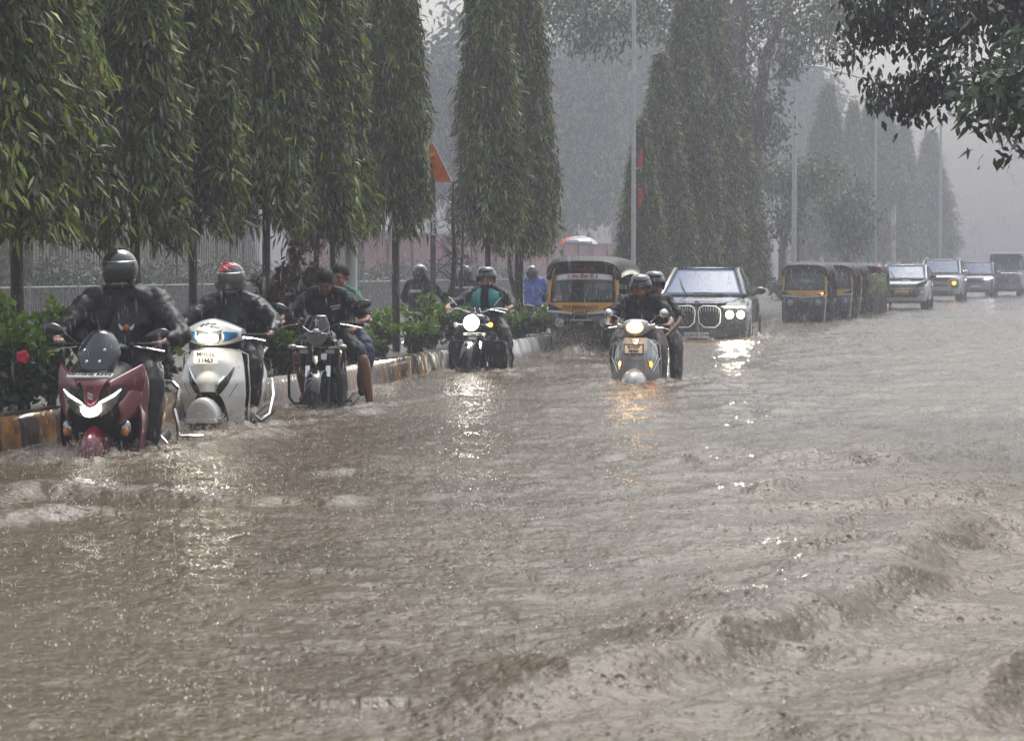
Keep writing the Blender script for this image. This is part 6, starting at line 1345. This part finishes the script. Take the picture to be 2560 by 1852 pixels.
# ---------------- people further back ----------------
def back_pose(**k): return pose(head=(0, .92, 1.52), neck=(0, .93, 1.4), **k)
far = []
for x, D, m, hk, lb, tr_ in ((1050, 37.5, 'tee2', 'helmetg', 'rider seen from behind in black jacket with a white label, left of the square post', 'trouser2'), (1162, 41.5, 'tee2', 'helmetg', 'rider seen from behind, jacket with pale reflective stripe, just beyond the teal vest rider', 'trouser2'), (1330, 46, 'bluecoat', 'helmet', 'rider seen from behind in a bright blue raincoat, left of the rickshaw', 'trouser2')):
    rz = R(168); X_ = (x-1280)/F*D
    loc = (X_-.2*.9, D-.9, WL-.02)
    p = person(lb, loc, rz, back_pose(), 'skin2', (m, 1.1 if m != 'bluecoat' else 1.18, 'long'), (tr_, 1.1), 'shoeb', ('full', dict(m='helmet')), (0, 0, 0), 1.0, group='riders on the other carriageway', tail=1 if m == 'bluecoat' else 0); far.append(p)
    # move so that the rider's own axis stands at x, D
    c = Matrix.Rotation(rz, 3, 'Z') @ Vector((0, .95, 0)); p.location = (X_-c.x, D-c.y, WL-.02)
    s_ = thing('scooter', ['dark scooter under the rider with the white label', 'dark scooter under the rider with the reflective stripe', 'dark scooter under the blue raincoat rider'][len(far)-1], 'scooter', p.location, rz, 'scooters on the other carriageway')
    wheel(s_, 0, .215, .1); rear_half(s_, 'black', guard=None)
    g = G(); g.sheet(lambda u, v: ((2*u-1)*.22, .1+.12*(2*u-1)**2+.05*v, .3+.58*v), 8, 6); obj('apron', g, M['black'], s_, sol=.02)
    g = G(); g.ell((0, .2, .97), (.2, .1, .08)); obj('handlebar_cowl', g, M['black'], s_)
    for q in (-1, 1): handgrip(s_, q, .25, .98, .16, .38)
    if m != 'bluecoat':
        g = G(); 
        if len(far) == 1: g.sheet(lambda u, v: (-.02+.20*(u-.5)+.06, 1.085+.0*u, 1.20+.045*v), 4, 2)
        else: g.sheet(lambda u, v: (.36*(u-.5), 1.085-.25*(u-.5)**2*1.2, 1.235+.04*v), 10, 2)
        obj('jacket_label', g, M['plate'], p, sol=.01)
# figure in yellow green beside the rickshaws, figure with umbrella
def standing(**k):
    d = dict(pelvis=(0, 0, .95), chest=(0, 0, 1.25), neck=(0, 0, 1.47), head=(0, -.02, 1.6), shL=(-.18, 0, 1.42), shR=(.18, 0, 1.42), elL=(-.24, .02, 1.14), elR=(.24, .02, 1.14), wrL=(-.22, -.08, .9), wrR=(.22, -.08, .9), haL=(-.22, -.1, .83), haR=(.22, -.1, .83), hipL=(-.1, 0, .93), hipR=(.1, 0, .93), knL=(-.11, -.03, .5), knR=(.11, -.03, .5), anL=(-.11, 0, .08), anR=(.11, 0, .08), toL=(-.12, -.15, .04), toR=(.12, -.15, .04)); d.update(k); return d
yp = person('standing figure in yellow green raincoat and red cap beside the last parked rickshaw', ((2196-1280)/F*66, 66, WL), R(20), standing(), 'skin2', ('yellowcoat', 1.1, 'long'), ('trouser2', 1.1), 'shoeb', ('hair', {}), (0, 0, 0), .98)
g = G(); g.ell((0, .0, 1.68), (.1, .115, .075), n=14, m=8); g.box((0, -.13, 1.67), (.12, .1, .015)); obj('cap', g, M['redpaint'], yp, sub=1)
D = 60
up = person('walker holding an umbrella on the far pavement, almost hidden behind the rickshaw', ((1440-1280)/F*D, D, .04), R(170), standing(elR=(.24, -.1, 1.2), wrR=(.1, -.28, 1.25), haR=(.08, -.34, 1.3)), 'skin2', ('tee2', 1.05, 'long'), ('trouser2', 1.05), 'shoeb', ('hair', {}), (0, 0, 0), .92)
um = thing('umbrella', 'orange and white panelled umbrella above the rickshaw roof', 'umbrella', px(1445, 612, D)); g = G(); rs = 8
for i in range(rs):
    a0, a1 = 2*math.pi*i/rs, 2*math.pi*(i+1)/rs
    def uf(u, v, a0=a0, a1=a1): a = a0+(a1-a0)*u; r = .55*math.sin(v*math.pi*.42)/.968*(1-.06*math.sin(u*math.pi)*v); return (r*math.cos(a), r*math.sin(a), .26*math.cos(v*math.pi*.46)-.02)
    g.sheet(uf, 4, 6, mi=[0, 1, 1, 2][i % 4])
obj('canopy', g, [M['orange'], M['cargrey'], M['white_ink']], um); g = G(); g.tube([(0, 0, .3), (0, 0, -.55)], .008, 6); obj('shaft', g, M['steel'], um)
# small prints on clothing
ppl = {o['label'][:22]: o for o in bpy.data.objects if o.name.startswith('person') and 'label' in o}
p1 = ppl['rider in loose black r']; g = G(); g.ell((.055, .715, 1.125), (.022, .012, .022), n=12, m=8); bd = obj('jacket_badge', g, M['orange'], p1)
g = G()
for s in (-1, 1): g.prism([(.055+s*.022, 1.125), (.055+s*.055, 1.155), (.055+s*.05, 1.125), (.055+s*.03, 1.105)], .712, .722)
obj('badge_wings', g, M['white_ink'], bd, smooth=False)
p3 = ppl['bareheaded rider in da']; g = G()
for r_i, (z_, n_, w0) in enumerate(((1.215, 9, .10), (1.19, 7, .08))):
    for i in range(n_): g.box((.10+w0*(i/n_-.5), .655+.02*r_i, z_+.02*(i/n_-.5)), (.006, .006, .012), (R(-20), 0, 0))
obj('shirt_print', g, M['white_ink'], p3, smooth=False)
# ---------------- falling rain and splashing ----------------
M['splash'] = mat('splash_water', (.75, .73, .70), .1, spec=1, emis=None)
M['drop'] = mat('rain_drop', (.62, .63, .67), .15, spec=.8)
M['foam'] = mat('muddy_spray', (.40, .35, .30), .2, spec=.8)
rs = np.random.RandomState(77)
def spindles(P, Dv, Ln, r):
    N = len(P); a = unit(np.cross(Dv, np.array((.3, 1, .1)))); b = np.cross(Dv, a); V = [P-Dv*Ln[:, None]/2]
    for k in range(3): t = 2.094*k; V.append(P+(a*math.cos(t)+b*math.sin(t))*r[:, None])
    V.append(P+Dv*Ln[:, None]/2); V = np.stack(V, 1).reshape(-1, 3); i = (np.arange(N)*5)[:, None]
    T = np.concatenate([i+np.array([[0, 1+k, 1+(k+1) % 3]]) for k in range(3)]+[i+np.array([[4, 1+(k+1) % 3, 1+k]]) for k in range(3)]); return V, T
N = 52000
r_ = (rs.random(N)*(60**2.2-4.5**2.2)+4.5**2.2)**(1/2.2); a_ = np.radians(rs.uniform(-17, 17, N))
Pz = rs.random(N)*(1.5+r_*.14); P = np.stack([r_*np.sin(a_), r_*np.cos(a_), Pz], 1)
Dv = unit(np.array((.07, 0, -1.))+rs.normal(0, .03, (N, 3)))
V, T = spindles(P, Dv, .025+.05*rs.random(N), (.0010+.0012*rs.random(N)**2)*np.clip(r_/22, .6, 2))
r2 = 45+75*rs.random(70000)**.7; a2 = np.radians(rs.uniform(-15, 15, len(r2))); P2 = np.stack([r2*np.sin(a2), r2*np.cos(a2), rs.random(len(r2))*(1+r2*.14)], 1)
V2, T2 = spindles(P2, unit(np.array((.07, 0, -1.))+rs.normal(0, .03, (len(r2), 3))), .06+.10*rs.random(len(r2)), .0022+.0018*rs.random(len(r2)))
T = np.concatenate([T, T2+len(V)]); V = np.concatenate([V, V2])
tag(mesh_obj('rain', V, T, M['drop'], smooth=False), kind='stuff')
# little crowns thrown up where the drops strike the water
N = 15000
r_ = (rs.random(N)*(48**1.7-5.2**1.7)+5.2**1.7)**(1/1.7); a_ = np.radians(rs.uniform(-15, 15, N)); x_ = r_*np.sin(a_); y_ = r_*np.cos(a_)
k = xk(y_) < x_-.1; x_, y_, r_ = x_[k], y_[k], r_[k]; z_ = water_z(x_, y_); N = len(x_)
P0 = np.stack([x_, y_, z_], 1); VV = []; TT = []; n0 = 0
hgt = .005+.014*rs.random(N)**2
V, T = spindles(P0+np.array((0, 0, 1))*hgt[:, None]*.5, unit(np.array((0, 0, 1.))+rs.normal(0, .35, (N, 3))), hgt*1.3, .0022+.003*rs.random(N)); VV.append(V); TT.append(T); n0 += len(V)
for q in range(2):
    V, T = spindles(P0+rs.normal(0, .018, (N, 3))*(1, 1, .2)+np.array((0, 0, 1))*(hgt*1.4)[:, None], unit(rs.normal(0, 1, (N, 3))), np.full(N, .007), .0016+.0022*rs.random(N)); VV.append(V); TT.append(T+n0); n0 += len(V)
tag(mesh_obj('rain_splashes', np.concatenate(VV), np.concatenate(TT), M['splash'], smooth=True), kind='stuff')
# spray thrown up by the wheels
def spray(x, D, w_, h, n, seed, d=.25, lean=0):
    n = n*3
    rs = np.random.RandomState(seed); c = np.array(((x-1280)/F*D, D, 0)); q = rs.normal(0, 1, (n, 2)); hh = h*rs.random(n)**1.8*np.exp(-.5*(q[:, 0]**2+q[:, 1]**2)*.8)*1.6
    P = c+np.stack([q[:, 0]*w_*.5+lean*hh, q[:, 1]*d, hh+.02], 1); sz = .0018+.0050*rs.random(n)**3
    V, T = spindles(P, unit(rs.normal(0, .7, (n, 3))+np.array((0, 0, 1.))), sz*3.5, sz); return V, T
VV = []; TT = []; n0 = 0
for i, a in enumerate([(225, 15.1, .26, .12, 700), (300, 15.6, .5, .06, 500), (513, 17.3, .32, .13, 900), (560, 17.6, .4, .12, 500), (793, 20.2, .3, .05, 300), (1178, 27.2, .6, .07, 500), (1586, 24.5, .5, .06, 500), (1445, 33.2, .5, .3, 1500), (1400, 33.0, .6, .22, 900), (1650, 40.3, 1.0, .1, 500), (1890, 40.6, .5, .22, 700), (60, 14.6, .6, .06, 300)]):
    V, T = spray(*a, seed=i); VV.append(V); TT.append(T+n0); n0 += len(V)
tag(mesh_obj('spray', np.concatenate(VV), np.concatenate(TT), M['foam'], smooth=True), kind='stuff')
# ---------------- rain-filled air ----------------
g = G(); g.box((45, 190, 10.5), (420, 430, 23.2))
hz = obj('haze', g, None, smooth=False); hz.data.materials.clear()
m = bpy.data.materials.new('rain_mist'); m.use_nodes = True; n = m.node_tree.nodes; L = m.node_tree.links; n.remove(n['Principled BSDF'])
pv = n.new('ShaderNodeVolumePrincipled'); pv.inputs['Color'].default_value = (.435, .45, .495, 1); pv.inputs['Density'].default_value = HAZE; pv.inputs['Anisotropy'].default_value = .2
L.new(pv.outputs[0], n['Material Output'].inputs['Volume']); hz.data.materials.append(m); tag(hz, kind='stuff')
